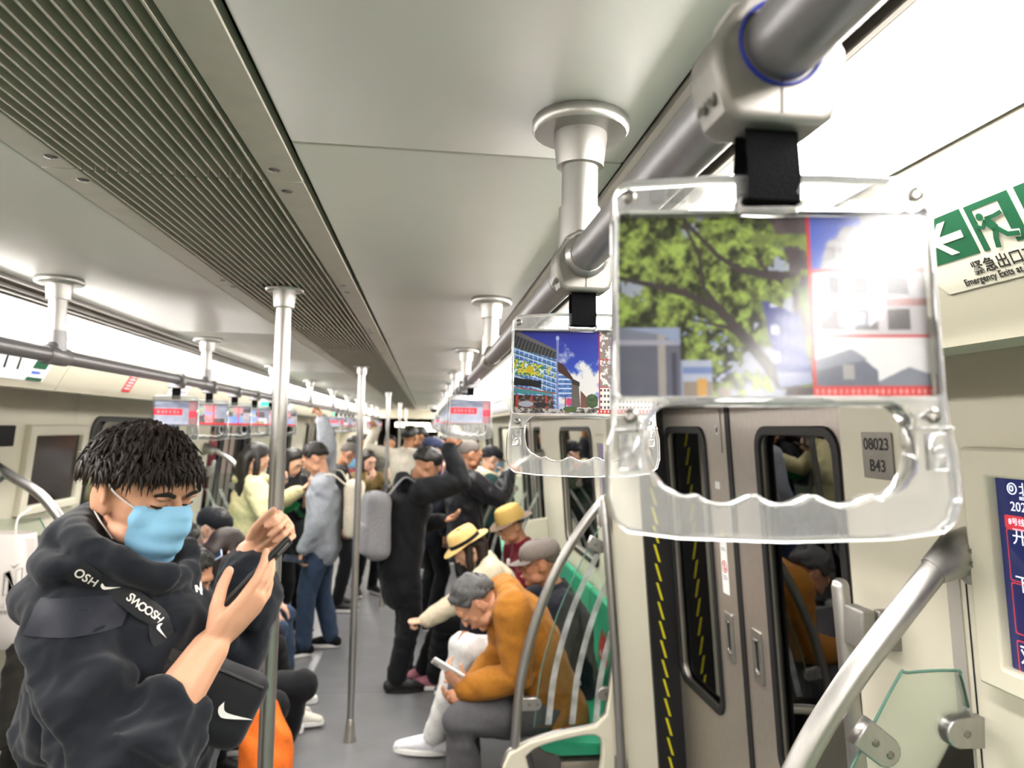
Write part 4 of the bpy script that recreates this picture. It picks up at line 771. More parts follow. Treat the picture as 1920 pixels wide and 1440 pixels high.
def hair_mb(hc, fr, s, kind='short', thick=.012, rough=.006, seed=1, n=56, m=36, ls=None):
    Rr, F, U = fr; Rm = basis(Rr, F, U); az = np.linspace(-np.pi, np.pi, n, endpoint=False); el = np.linspace(np.pi/2, -1.35, m)
    A, E_ = np.meshgrid(az, el); r0 = V(.078, .099, .091)+thick
    d = np.stack([np.sin(A)*np.cos(E_), np.cos(A)*np.cos(E_), np.sin(E_)], -1); p = d*r0
    hl = hairline(A, kind) if ls is None else ls(A); fade = np.clip((E_-hl)/.16, 0, 1); fade = np.sqrt(fade)
    q = p.reshape(-1, 3); nz = noise_folds(q*1., seed, 75).reshape(A.shape)+.6*noise_folds(q, seed+5, 150).reshape(A.shape)
    k = np.where(E_ < hl, .80, .90+.10*fade)*(1+nz*rough/.09*fade); p = p*k[..., None]
    p = p+V(0, -.012, .032); P = V(*hc)+s*(p@Rm.T); B = MB(); vs = P.reshape(-1, 3)
    fs = [(i*n+j, i*n+(j+1) % n, (i+1)*n+(j+1) % n, (i+1)*n+j) for i in range(m-1) for j in range(n)]+[tuple(range((m-1)*n, m*n))]
    return B.add(vs, fs)
def locks(B, hc, fr, s, n, seed, rad, L=(.012, .026), r=.0032, low=None, fwd=.4):
    Rr, F, U = fr; Rm = basis(Rr, F, U); g_ = np.random.RandomState(seed); k = 0
    while k < n:
        az, e = g_.uniform(-np.pi, np.pi), g_.uniform(-.6, 1.5)
        if e < hairline(np.array(az), 'short')+.06: continue
        k += 1; d = V(math.sin(az)*math.cos(e), math.cos(az)*math.cos(e), math.sin(e)); p = d*V(*rad)+V(0, -.012, .032); g = V(math.sin(az)*.6, math.cos(az)*.3+fwd, -.6)+g_.randn(3)*.35; g = nrm(g-d*(g@d)*.85); l = g_.uniform(*L)
        B.tube([V(*hc)+s*(Rm@q) for q in (p-d*.004, p+g*l*.5+d*.003, p+g*l-d*.002)], [r, r*.8, r*.2], 4, round_=False)
def long_hair(B, hc, fr, s, length=.42, wd=.092, back=.06):
    Rr, F, U = fr; Rm = basis(Rr, F, U); c = V(*hc); z = V(0, 0, -1)
    a = c+s*(Rm@V(0, -.045, .07)); b = c+s*(Rm@V(0, -.085, -.03)); 
    B.tube([a, b, b+z*.10*s-F*.012, b+z*(.1+length*.5)*s-F*.01, b+z*(.08+length)*s], [(.07*s, .05*s), (wd*s, .055*s), (wd*1.05*s, .05*s), (wd*s, .04*s), (wd*.6*s, .02*s)], 16, lat=Rr)
    for t in (-1, 1): p = c+s*(Rm@V(t*.072, -.015, .02)); B.tube([p, p+z*.1*s+Rr*t*.008, p+z*.22*s-F*.02], [.028*s, .03*s, .018*s], 10)
def mask_obj(hc, fr, s, m, parent, loops=True):
    Rr, F, U = fr; Rm = basis(Rr, F, U); n, k = 22, 18; us = np.linspace(-1, 1, n); vs = np.linspace(0, 1, k); P = np.zeros((k, n, 3)); 
    for i, v in enumerate(vs):
        for j, u in enumerate(us):
            a = u*.78; prof = np.interp(v, [0, .12, .3, .55, .8, 1], [.106, .124, .128, .116, .106, .090]); side = .084
            y = side*math.cos(a)*(1-abs(u)**1.5*.0)+(prof-side)*max(0, 1-(abs(u)/.75)**1.8); wdt = .054+.009*math.sin(v*3.14)
            z = .004-v*.088+(.016*(1-(u)**2))*(1-v)-.014-.012*(1-u*u)*v+.016*u*u*(v-.35)*-1
            y += .005+.0022*math.sin(v*19)*(1-u*u*.6); P[i, j] = (wdt*math.sin(a)/math.sin(.78), y-.012*abs(u)**3, z)
    g = MB(); w1 = (P.reshape(-1, 3)@Rm.T)*s+V(*hc); w2 = ((P-V(0, .003, 0)).reshape(-1, 3)@Rm.T)*s+V(*hc); g.grid(w1.reshape(k, n, 3)); g.grid(w2.reshape(k, n, 3)); o = g.build('face_mask', m, parent, fix=False, angle=80)
    if loops:
        for t, j in ((-1, 0), (1, n-1)):
            ear = lambda p: V(*hc)+s*(Rm@V(t*p[0], p[1], p[2])); a, b = w1.reshape(k, n, 3)[1, j], w1.reshape(k, n, 3)[k-2, j]
            MB().tube(spline([a, ear((.080, .022, .012)), ear((.0835, -.010, .030)), ear((.084, -.034, .004)), ear((.081, -.018, -.036)), b], 5), .0016*s, 6).build('ear_loop', M['white'], o)
    return o
def shoe(parent, ank, fd, m, sole, s=1., name='shoe'):
    fd = nrm(V(fd[0], fd[1], 0)); a = V(*ank); sd = V(-fd[1], fd[0], 0); g = V(a[0], a[1], a[2]-.055*s); B = MB()
    B.tube([a+V(0, 0, .03), a+V(0, 0, -.02)-fd*.01], [(.043*s, .046*s), (.045*s, .05*s)], 12, lat=sd); B.tube([g-fd*.055*s+V(0, 0, .012), g+fd*.02*s+V(0, 0, .022), g+fd*.10*s+V(0, 0, .012), g+fd*.185*s+V(0, 0, -.002)], [(.036*s, .042*s), (.040*s, .05*s), (.046*s, .036*s), (.034*s, .024*s)], 14, lat=sd)
    o = soft(name, B, m, parent, .009, 3); lp = []
    for t in np.linspace(0, 2*np.pi, 22, endpoint=False): c, sn = math.cos(t), math.sin(t); lp.append(g+fd*(.07+.145*c)*s+sd*(.042+.008*c)*sn*s*1.05)
    q = MB(); n = len(lp); z0, z1 = g[2]-.033*s, g[2]-.004*s; q.add([(p[0], p[1], z0) for p in lp]+[(p[0], p[1], z1) for p in lp], [(i, (i+1) % n, n+(i+1) % n, n+i) for i in range(n)]+[tuple(range(n-1, -1, -1)), tuple(range(n, 2*n))]); q.build('sole', sole, o, angle=50, bevel=.004); return o
SK = {k: mat('skin_'+k, c, .5, 0, .05, 30, .04, 500, spec=.35) for k, c in dict(a='#c9977a', b='#bd8a6b', c='#a8775a', d='#d2a68c').items()}
def cloth(name, col, rough=.85, bump=.25, sc=700, sheen=.06): return mat(name, col, rough, 0, .10, 60, bump, sc, spec=.2, sheen=sheen)
HB = mat('hair_black', '#17130f', .5, 0, .25, 300, .4, 900, spec=.4); HBR = mat('hair_brown_black', '#221712', .5, 0, .25, 300, .4, 900, spec=.4); HG = mat('hair_grey', '#4b4a4a', .6, 0, .3, 260, .4, 900); HS = mat('hair_stubble', '#57504b', .8, 0, .2, 300)
LIP = mat('lip', '#9d5f50', .5, 0, .05); EYE = mat('eye_white', '#d8d2c8', .25); IRIS = mat('eye_iris', '#1c120c', .2); BROW = mat('brow', '#1d1612', .8, 0, .2, 300)
def face_parts(root, hc, fr, s, brow=BROW, eyes='open', mouth=True, fine=False):
    Rr, F, U = fr; Rm = basis(Rr, F, U); P = lambda *p: V(*hc)+s*(Rm@V(*p))
    for t in (-1, 1):
        MB().tube([P(t*.014, .0985, .022), P(t*.030, .0985, .029), P(t*.050, .087, .024)], [(.0018, .004), (.0022, .005), (.0012, .003)], 8, lat=F).build('eyebrow', brow, root)
        if eyes == 'open':
            e = MB().ell(P(t*.0315, .0795, .0035), .0108*s, Rm, 12, 8).build('eye', EYE, root); MB().ell(P(t*.0315, .0865, .003), V(.005, .004, .005)*s, Rm, 8, 6).build('iris', IRIS, e)
        MB().tube(spline([P(t*.016, .086, .001), P(t*.024, .0905, .0015), P(t*.034, .0905, .000), P(t*.048, .080, .003)], 3), .0016*s, 6).build('eyelash_line', IRIS, root)
    if mouth: MB().tube([P(-.024, .088, -.060), P(-.010, .0985, -.0585), P(0, .0992, -.0595), P(.010, .0985, -.0585), P(.024, .088, -.060)], [(.002, .002), (.003, .005), (.003, .006), (.003, .005), (.002, .002)], 8, lat=U).build('lips', LIP, root)
def person(label, hip, yaw, s=1., seat=False, lean=0, side=0, hyaw=0, hpitch=12, hroll=0, L=None, R=None, knees=None, feet=None, skin='b', top=None, bottom=None, shoes=M['black'], sole=None, hair=('short', None), bulk=.016, vb=.007, vt=.013, sleeve=1., hem=.10, fold=.015, collar=True, face=True, mask=None, female=False, hint={}, hc=None, inner=None, group=None, eyes='open', mouth=True, headon=True, nb=None, seed=None, brow=BROW, hthick=.011, hrough=.014, ff=46, shl=(0, 0), extra=None, post=None, armk=1.):
    seed = seed or int(abs(hip[0]*1000)+hip[1]*77) % 9999; hip = V(*hip); y = math.radians(yaw); f = V(math.cos(y), math.sin(y), 0); r = V(f[1], -f[0], 0); z = V(0, 0, 1)
    root = empty('person', (hip[0], hip[1], 0), label, 'person', group); la, sa = math.radians(lean), math.radians(side)
    t = nrm(z*math.cos(la)+f*math.sin(la)+r*math.sin(sa)); fb = nrm(f*math.cos(la)-z*math.sin(la))
    if nb is None: nb = hip+t*.50*s-f*.02*s*(lean > 15)
    else: nb = V(*nb); t = nrm(nb-hip)
    mid = (hip+nb)/2-fb*(.02+.05*min(lean, 60)/60)*s; sw = (.155 if female else .178)*s
    hp = math.radians(hpitch); fr = head_frame(y+math.radians(hyaw), hp, math.radians(hroll))
    if hc is None: hc = nb+s*(t*.075+fr[2]*.085+fr[1]*.03)
    hc = V(*hc)
    J = dict(nb=nb, hc=hc, fr=fr, f=f, r=r, t=t, root=root, hip=hip, s=s)
    body, coat, legs = MB(), MB(), MB(); b = bulk
    if headon: add_head(body, hc, fr, s)
    body.tube([nb-t*.08, nb-t*.01, hc+s*(fr[2]*-.05-fr[1]*.018), hc-fr[1]*.015], [.05*s, .055*s, .052*s, .05*s], 14)
    body.tube([hip, mid, nb-t*.05], [.07*s, .07*s, .06*s], 10)
    cw = .85 if female else 1.
    coat.tube([hip-t*hem*s, hip+t*.06*s, (hip+t*.06*s+mid)/2+0*t, mid, nb-t*.13*s-fb*.0, nb-t*.045*s], [(.160*s*(1.05 if female else 1)+b, .125*s+b), (.152*s+b, .118*s+b), (.15*s*cw+b, .115*s+b), (.156*s*cw+b, .118*s+b), (.168*s*cw+b, .115*s+b), (.115*s, .078*s+b*.5)], 20, lat=r)
    SH = {}
    for nm, sg, spec in (('R', 1, R), ('L', -1, L)):
        sh = nb-t*.055*s+r*sg*sw+fb*.0+z*(shl[0] if nm == 'L' else shl[1]); coat.tube([nb-t*.03*s+r*sg*.05*s, sh-r*sg*.01], [(.06*s, .07*s), (.062*s+b*.6, .07*s+b*.6)], 12)
        d, n, curl, kw = None, None, (20, 25, 15), {}
        if spec is None: tgt = sh-z*.50*s+f*.06*s+r*sg*.03; d, n = -z+f*.15, -r*sg
        else: tgt = V(*spec[0]); d, n = spec[1:3]; curl = spec[3] if len(spec) > 3 else curl; kw = spec[4] if len(spec) > 4 else {}
        h = hint.get(nm, -f*.6-z*.5+r*sg*.5); el, wr = ik(sh, tgt, .285*s, .25*s, h); SH[nm] = (sh, el, wr); J['sh'+nm], J['el'+nm], J['wr'+nm] = sh, el, wr
        body.tube([sh, el, (el*.6+wr*.4), wr], [.035*s*armk, .034*s*armk, .037*s*armk, .026*s*armk], 12); add_hand(body, wr, d, n, nm == 'R', curl, s*.98*(1+(armk-1)*.45), **kw)
        ak = 1+(armk-1)*2.3; fw = el+(wr-el)*(sleeve if np.isscalar(sleeve) else sleeve[nm])*.97; coat.tube([sh, (sh+el)/2, el, (el+fw)/2, fw], [.066*s+b, .056*s+b, .050*s+b, .046*s*ak+b*.9, .037*s*ak+b*.7], 14)
    if collar: coat.tube([nb-t*.05*s, nb+t*.012*s+fr[1]*.005, nb+t*.04*s+fr[1]*.008], [(.085*s, .08*s), (.068*s, .068*s), (.066*s, .066*s)], 14, lat=r, round_=False)
    for i, sg in enumerate((1, -1)):
        hj = hip+r*sg*.085*s-z*.02; 
        if seat: kn = V(*knees[i]) if knees else hj+f*.42*s+r*sg*.04; an = V(*feet[i]) if feet else V(kn[0], kn[1], .09)+f*.04
        else: an = V(*feet[i]) if feet else V(*(hj[:2]+r[:2]*sg*.02), .09); kn, an = ik(hj, an, .43*s, .42*s, f)
        legs.tube([hj, hj+(kn-hj)*.5, kn, kn+(an-kn)*.4, an-(an-kn)*.02], [.084*s+b*.5, .078*s+b*.7, .058*s+b*.8, .054*s+b*.8, .046*s+b*.8], 14)
        legs.ell(kn, .060*s+b*.8); body.tube([hip, hj, kn, an], .03*s, 8)
        if shoes: fd = f+r*sg*.15 if not feet or len(feet) < 3 else V(*feet[2+i]); shoe(root, an, fd, shoes, sole or M['white'], s)
    legs.ell(hip-z*.02, (.142*s+b*.4, .110*s+b*.4, .12*s), basis(r, f, z), 16, 10)
    if extra: extra(J, coat, body)
    soft('body', body, SK[skin], root, vb, 3, fac=.45); J['coat'] = soft('jacket', coat, top, root, vt, 5, fold, ff, seed, post=post); J['legs'] = soft('trousers', legs, bottom, root, vt, 4, fold*.8, ff, seed+3)
    if headon and hair and hair[0]:
        k, hm = hair; hm = hm or HB; B = hair_mb(hc, fr, s, 'short', hthick if k != 'buzz' else .003, hrough if k != 'buzz' else .001, seed)
        if k == 'long': long_hair(B, hc, fr, s)
        if k == 'mid': long_hair(B, hc, fr, s, .16)
        if k == 'short' and vb < .0068: locks(B, hc, fr, s, 420, seed, (.078+hthick-.002, .099+hthick-.002, .091+hthick-.002))
        J['hair'] = B.build('hair', hm, root, angle=180, fix=False) if k not in ('long', 'mid') else soft('hair', B, hm, root, .010, 3, .004, 60, seed)
    if face and headon: face_parts(root, hc, fr, s, brow, eyes, mouth and not mask)
    J['body'] = [o for o in root.children if o.name.split('.')[0] == 'body'][0]
    if mask: MASKS.append((mask_obj(hc, fr, s, mask, root), J['body']))
    return J
def hat(J, kind, m, band=None, dz=.045, tilt=0, sz=1.):
    Rr, F, U = J['fr']; s = J['s']*sz; c = J['hc']+J['s']*(U*dz-F*.012); U2 = nrm(U-F*tilt); F2 = nrm(np.cross(U2, Rr)); Rm = basis(Rr, F2, U2)*V(1, 1, 1); E = lambda p: V(*c)+s*(Rm@V(*p))
    B = MB(); Rs = Rm@np.diag([.90, 1.12, 1.0])
    if kind == 'cap':
        B.lathe([(.098*s, -.002), (.100*s, .0), (.099*s, .03*s), (.086*s, .062*s), (.055*s, .083*s), (.001, .088*s)], c, Rs, 26); o = B.build('cap', m, J['root'], angle=60)
        n = 13; a = np.linspace(-1.1, 1.1, n); P = []
        for q in (0, .35, .7, 1): P.append([E((.088*math.sin(x), .100*math.cos(x)+q*.075*(math.cos(x*.9)), -.002-.012*q+.012*math.cos(x)*(1-.0*q)-.004)) for x in a])
        g = MB().grid(P); g.grid(np.array(P)-U2*.004); g.build('visor', m, o, fix=False); MB().ell(E((0, 0, .088)), .007*s).build('button', m, o)
    else:
        cr = [(.094, 0), (.098, .002), (.096, .03), (.090, .07), (.078, .092), (.05, .098), (.001, .088)] if kind == 'fedora' else [(.096, 0), (.100, .002), (.095, .03), (.084, .085), (.07, .098), (.001, .10)]
        B.lathe([(a*s, b*s) for a, b in cr], c, Rs, 28); o = B.build('hat_crown', m, J['root'], angle=60); n = 32; bw = .062 if kind == 'fedora' else .058; P = []
        for q in (0, .3, .65, .9, 1): P.append([E((.90*(.093+q*bw)*math.cos(x), 1.12*(.093+q*bw*.95)*math.sin(x), .002-.010*q+.020*q*q*(1-abs(math.sin(x)))-.010*q*max(0, math.sin(x)))) for x in np.linspace(0, 2*np.pi, n+1)])
        g = MB().grid(P); g.grid(np.array(P)-U2*.004); g.build('hat_brim', m if kind == 'fedora' else mat('brim_brown', '#6b5a49', .8, 0, .1, 200), o, fix=False)
        if band: MB().lathe([(.0975*s, .003*s), (.1005*s, .003*s), (.0985*s, .028*s), (.0955*s, .028*s)], c, Rs, 28).build('hat_band', band, o)
    return o
def backpack(c, f, up, h, m, label, detail=None, straps=None, name='backpack', ext_=True):
    """rounded pack on a back; f = direction from wearer outwards; h = half sizes (width, depth, height)"""
    f = nrm(f); up = nrm(V(*up)-f*(V(*up)@f)); r = np.cross(f, up); Rm = basis(r, f, up); c = V(*c); E = lambda *p: c+Rm@V(*p)
    t = empty(name, tuple(c-up*h[2]), label, 'backpack'); B = MB().rbox(c, h, min(h)*.75, Rm, 4); soft('bag_body', B, m, t, .014, 4, .010, 14, 5)
    B = MB().rbox(E(0, h[1]*.75, -h[2]*.38), (h[0]*.78, h[1]*.55, h[2]*.48), min(h)*.35, Rm, 3); soft('front_pocket', B, m, t, .012, 3, .006, 16, 8)
    MB().tube(spline([E(-h[0]*.9, h[1]*.3, -h[2]*.2), E(-h[0]*.85, h[1]*.45, h[2]*.6), E(0, h[1]*.5, h[2]*.97), E(h[0]*.85, h[1]*.45, h[2]*.6), E(h[0]*.9, h[1]*.3, -h[2]*.2)], 5), .008, 6).build('zip_piping', detail or m, t)
    MB().tube(spline([E(-.04, -h[1]*.7, h[2]*.95), E(-.03, -h[1]*.8, h[2]*1.16), E(.03, -h[1]*.8, h[2]*1.16), E(.04, -h[1]*.7, h[2]*.95)], 4), .007, 8).build('top_handle', detail or m, t)
    for sp in straps or []: MB().tube(spline(sp, 6), [(.026, .006)]*(6*(len(sp)-1)+1), 8, lat=Rm[:, 0]).build('shoulder_strap', m, t)
    return t
def phone(c, long_, nrm_, label, m=None, scr=None, sz=(.0375, .078, .004)):
    l = nrm(long_); n = nrm(V(*nrm_)-l*(V(*nrm_)@l)); sd = np.cross(l, n); Rm = basis(sd, l, n); t = empty('phone', tuple(V(*c)), label, 'phone'); MB().rbox(c, sz, .0035, Rm, 3).build('phone_case', m or M['black'], t)
    MB().rbox(V(*c)+n*(sz[2]+.0002), (sz[0]*.93, sz[1]*.96, .0006), .0005, Rm, 1).build('phone_screen', scr or mat('phone_screen', '#20242c', .08, 0, .2, 30, emit=.3), t); MB().rbox(V(*c)+l*sz[1]*.72-n*(sz[2]+.001)+sd*.014, (.014, .014, .0012), .0012, Rm, 2).build('camera_bump', M['screw'], t); return t
# ---------------------------------------------------------------- the hooded man in the foreground
NAVY = cloth('hoodie_navy', '#12161d', .9, .3, 800, .12); NAVYP = cloth('hoodie_patch', '#1d1f29', .6, .2, 500, .05); BAGB = cloth('bag_black', '#17181c', .6, .3, 600, .1); MASKB = mat('mask_blue', '#8cc3e4', .75, 0, .04, 40, .15, 500)
BLK = cloth('cloth_black', '#0f1013'); BLK2 = cloth('cloth_soft_black', '#15161a', .6); WHT = cloth('cloth_white', '#d3d3d0'); OG = cloth('bag_orange', '#e8742e', .4, .1, 100, .0)
def fg_extra(J, coat, body):
    nb, f, r, t = J['nb'], J['f'], J['r'], J['t']; z = V(0, 0, 1); N = lambda *p: V(*p)
    ring = [(-.655, 1.50, 1.590), (-.635, 1.42, 1.575), (-.590, 1.362, 1.558), (-.530, 1.350, 1.532), (-.485, 1.372, 1.506), (-.460, 1.43, 1.488), (-.468, 1.53, 1.485), (-.503, 1.61, 1.515), (-.580, 1.64, 1.560), (-.635, 1.59, 1.585), (-.655, 1.50, 1.590)]
    q = spline(ring, 4); coat.tube(q, [.030-.008*np.exp(-((p-V(-.49, 1.47, 1.49))**2).sum()/.012) for p in q], 12)
    coat.ell((-.655, 1.48, 1.555), (.048, .108, .056), None, 18, 12); coat.ell((-.655, 1.44, 1.522), (.050, .104, .040), None, 18, 12); coat.tube(spline([(-.672, 1.42, 1.532), (-.640, 1.340, 1.522), (-.585, 1.335, 1.522), (-.520, 1.365, 1.500)], 5), [.026]*8+[.018]*8, 12)
    coat.ell((-.605, 1.47, 1.455), (.145, .165, .075), basis(f, -r, z), 18, 12); coat.ell((-.62, 1.48, 1.51), (.105, .125, .055), None, 18, 12)
    coat.ell((-.535, 1.475, 1.345), (.150, .165, .15), basis(f, -r, z), 18, 12); coat.ell((-.55, 1.51, 1.17), (.165, .17, .20), basis(f, -r, z), 18, 12)
    el, sh = J['elR'], J['shR']; m = (el+sh)/2; coat.ell(m-z*.005, (.066, .066, .105), basis(r, f, z), 16, 12); coat.ell(el+(J['wrR']-el)*.28, (.066, .070, .066), None, 14, 10); coat.ell(el-z*.005+f*.01, (.066, .066, .066), None, 14, 10)
    coat.tube([J['hip']+f*.03, J['hip']+t*.25+f*.05, nb-t*.15+f*.05], [(.175, .13), (.170, .125), (.15, .105)], 20, lat=r)
fgh = V(-.552, 1.50, 1.638)
def fgpost(c): return 1.0+.9*np.exp(-((c-V(-.53, 1.28, 1.22))**2).sum(1)/.03)-.75*np.exp(-((c-V(-.61, 1.45, 1.53))**2).sum(1)/.02)
J = person('man in a dark navy hoodie and pale blue mask, reading his phone beside a pole', (-.600, 1.55, .93), 2, 1.0, hyaw=-32, hpitch=13, nb=(-.613, 1.52, 1.465), hc=tuple(fgh), armk=1.28, shl=(.0, .01), skin='a', top=NAVY, bottom=cloth('trousers_charcoal', '#1c1d22'), shoes=M['black'], hair=None, bulk=.012, vb=.0036, vt=.007, hem=.16, fold=.025, ff=44, collar=False, sleeve=dict(R=.50, L=.82),
    R=((-.372, 1.36, 1.382), (.62, .30, .72), (-.50, .55, .66), (6, 16, 14), dict(thumb=(.40, .85, .50))), L=((-.425, 1.845, 1.465), (.72, .28, .63), (.30, -.95, .05), (62, 72, 42), dict(thumb=(.35, .55, .55))), hint=dict(R=(-.12, -.6, -.9), L=(.6, .1, -1)), extra=fg_extra, post=fgpost, eyes='shut', mouth=False, seed=4)
root, fr, hc = J['root'], J['fr'], J['hc']; fgJ = J
Rr, F, U = fr; Rm = basis(Rr, F, U); HP = lambda *p: hc+Rm@V(*p)
fade = hair_mb(hc, fr, 1., 'short', .002, .001, 3, ls=lambda A: np.interp(np.abs(A), [0, .9, 1.12, 1.3, 1.62, 1.9, 2.4, 3.15], [.6, .5, .1, -.30, -.12, -.50, -.75, -.80])).build('hair_fade', mat('hair_fade', '#3a302b', .8, 0, .25, 500), root, angle=180, fix=False)
hb = hair_mb(hc, fr, 1., 'fade', .010, .020, 9, n=90, m=54); rng = np.random.RandomState(3)
for i in range(1700):
    az = rng.uniform(-np.pi, np.pi); low = hairline(np.array(az), 'fade'); e = rng.uniform(low+.02, 1.5); e = e if rng.rand() > .35 else low+.05+rng.rand()*.25
    d = V(math.sin(az)*math.cos(e), math.cos(az)*math.cos(e), math.sin(e)); p = d*V(.086, .107, .095)+V(0, -.012, .032); g = (V(math.sin(az), math.cos(az), -.45-.4*rng.rand())*(1 if e < 1 else .8)+V(.25, .55, .1)*(.6 if math.cos(az) > -.2 else -.1)+rng.randn(3)*.38); g = nrm(g-d*(g@d)*.9); L_ = rng.uniform(.022, .050)
    o_ = d*.010*rng.rand(); pts = [p-d*.008, p+g*L_*.45+o_+d*.006, p+g*L_+o_-V(0, 0, .006)]; hb.tube([HP(*q) for q in pts], [.0040, .0034, .0005], 5, round_=False)
hb.build('hair', HBR, root, angle=180, fix=False)
MASKS.append((mask_obj(hc, fr, 1.0, MASKB, root), J['body']))
# bits of the hoodie that follow its surface once it is baked
bake_soft(); bpy.context.view_layer.update()
def snap(o, p, off=.002):
    q = V(*p)-org(o); ok, l, n, _ = o.closest_point_on_mesh(Vector(q)); return V(*l)+org(o)+V(*n)*off, V(*n)
coat = J['coat']
CAMP = V(0, 0, 1.78)
def hoodie_pt(u, z, y=1.2):
    """point of the hoodie's near face at lateral x=u, height z"""
    ok, l, n, _ = coat.ray_cast(Vector(V(u, .6, z)-org(coat)), Vector((0, 1, 0))); 
    return (V(*l)+org(coat), V(*n)) if ok else snap(coat, (u, 1.45, z), 0)
raw = [(-.590, 1.524), (-.559, 1.503), (-.525, 1.482), (-.495, 1.454), (-.470, 1.427), (-.452, 1.400), (-.433, 1.367)]
pts, nn = zip(*[hoodie_pt(*q) for q in raw]); sp = spline([p+n*.004 for p, n in zip(pts, nn)], 6); ns = [nrm(np.array([np.interp(i/6, range(len(nn)), [n[k] for n in nn]) for k in range(3)])) for i in range(len(sp))]
B = MB(); T_ = np.gradient(sp, axis=0); W = [nrm(np.cross(n, nrm(t_))) for n, t_ in zip(ns, T_)]
B.grid([[p+w_*.019, p+w_*.010+n*.0025, p-w_*.010+n*.0025, p-w_*.019] for p, w_, n in zip(sp, W, ns)])
cb = empty('crossbody_bag', (-.45, 1.40, 1.10), 'black crossbody bag with white lettered strap across the hooded man', 'bag')
B.build('strap', BAGB, cb, fix=False, angle=80)
def swoosh(parent, at, R, k, m=None):
    lp = [(0, .30), (.12, .02), (.34, -.04), (1.0, .42), (.36, .13), (.17, .14), (.06, .28)]; top = spline([(.0, .32), (-.02, .12), (.12, -.02), (.34, .0), (1.0, .38)], 5); bot = spline([(1.0, .38), (.40, .17), (.20, .14), (.10, .20), (.0, .32)], 5)
    shape('strap_emblem', [[(p[0]*k-.5*k, (p[1]-.17)*k) for p in list(top)+list(bot[1:-1])]], m or M['white'], R, at, parent, .0004)
def strap_frame(s_):
    i = min(int(s_*(len(sp)-1)), len(sp)-2); a = s_*(len(sp)-1)-i; p = sp[i]*(1-a)+sp[i+1]*a; t_ = nrm(sp[i+1]-sp[i]); n = ns[i]; u = nrm(np.cross(n, t_)); n = np.cross(t_, u); return p+n*.0036, basis(t_, u, n), u
LT = mat('lettering_white', '#d9d4cc', .6)
for txt, s0 in (('OSH', .02), ('SWOOSH', .385)):
    for k, ch in enumerate(txt): p, R_s, u = strap_frame(s0+.052*k+.02); text('strap_lettering', ch, .0205, LT, R_s, p-u*.0072, cb, 'CENTER', bold=.0003)
for s_ in (.26, .80): p, R_s, u = strap_frame(s_); swoosh(cb, p, R_s, .030, LT)
bc = V(-.382, 1.400, 1.278); bf = nrm(V(.30, -.92, .1)); bu = nrm(V(.45, .05, .9)); br = nrm(np.cross(bu, bf)); bu = np.cross(bf, br); BR = basis(br, bu, bf)
bag = MB().rbox(bc, (.092, .072, .032), .030, BR, 5); soft('pouch', bag, BAGB, cb, .008, 4, .007, 20, 3)
MB().tube([bc+BR@V(-.075, .050, .028), bc+BR@V(0, .054, .032), bc+BR@V(.075, .050, .028)], .003, 6).build('zip', M['black'], cb)
swoosh(cb, bc+BR@V(.050, -.008, .0345), BR@basis((.97, -.24, 0), (.24, .97, 0), (0, 0, 1)), .062)
MB().box((-.022, -.03, -.003), (.022, .02, .003), BR, sp[-1]+V(.004, -.006, -.01)).build('strap_buckle', M['black'], cb)
p, n = hoodie_pt(-.432, 1.452); n = nrm(n+V(.5, -.3, 0)); e1 = nrm(np.cross(V(0, 0, 1), n)); RC = basis(e1, np.cross(n, e1), n); swoosh(root, p+n*.002, RC@basis((.55, .83, 0), (-.83, .55, 0), (0, 0, 1)), .036)
shape('chest_emblem', [[(-.012, .012), (-.007, .012), (-.002, .003), (0, .014), (.005, .016), (.003, -.002), (-.002, -.002), (-.007, .006), (-.008, -.002), (-.012, -.002)]], M['white'], RC, p+n*.0025, root, .0004)
# shoulder patch of smooth cloth
P = []
for zz in np.linspace(1.425, 1.478, 6): P.append([(lambda q: q[0]+q[1]*.0025)(hoodie_pt(-.640+.135*i/8-(1.475-zz)*.2, zz)) for i in range(9)])
MB().grid(P).build('shoulder_patch', NAVYP, root, fix=False, angle=80)
phone((-.306, 1.414, 1.504), (.65, .26, .71), (-.70, .12, .70), 'black edged phone held in the hooded man\'s right hand', M['black'], None, (.036, .078, .0045))
# ---------------------------------------------------------------- people on the right
MUST = cloth('jacket_mustard', '#9a6420', .85, .35, 500); GREYT = cloth('trousers_grey', '#4d4c4f')
J = person('seated man in a mustard corduroy jacket bent over his phone', (.60, 3.390, .53), 180, 1.0, True, hpitch=52, hyaw=6, nb=(.375, 3.37, 1.035), hc=(.245, 3.330, .985), skin='b', top=MUST, bottom=GREYT, shoes=M['black'], hair=('short', HG), bulk=.030, fold=.014, vt=.011, vb=.006, hthick=.010,
    L=((.195, 3.250, .625), (-.72, .1, .62), (.3, .75, .55), (25, 35, 30)), R=((.225, 3.430, .555), (-.85, -.15, -.25), (-.2, -.6, .7), (35, 45, 30)), knees=[(.21, 3.570, .51), (.18, 3.190, .51)], feet=[(.24, 3.590, .09), (.22, 3.190, .09)], hint=dict(L=(.6, -.2, -1), R=(.6, .3, -1)), seed=31)
MB().lathe([(.031, -.008), (.034, -.008), (.034, .008), (.031, .008)], J['wrL']+nrm(J['elL']-J['wrL'])*.012, basis(*[nrm(q) for q in (np.cross(V(0, 0, 1), J['elL']-J['wrL']), np.cross(J['elL']-J['wrL'], np.cross(V(0, 0, 1), J['elL']-J['wrL'])), J['elL']-J['wrL'])]), 20).build('watch', M['black'], J['root'])
phone((.120, 3.255, .715), (-.8, .1, .45), (.35, .55, .75), 'white phone held by the man in the mustard jacket', M['white'], mat('phone_screen_pale', '#cfe0e4', .1, 0, .1, 40, emit=.8))
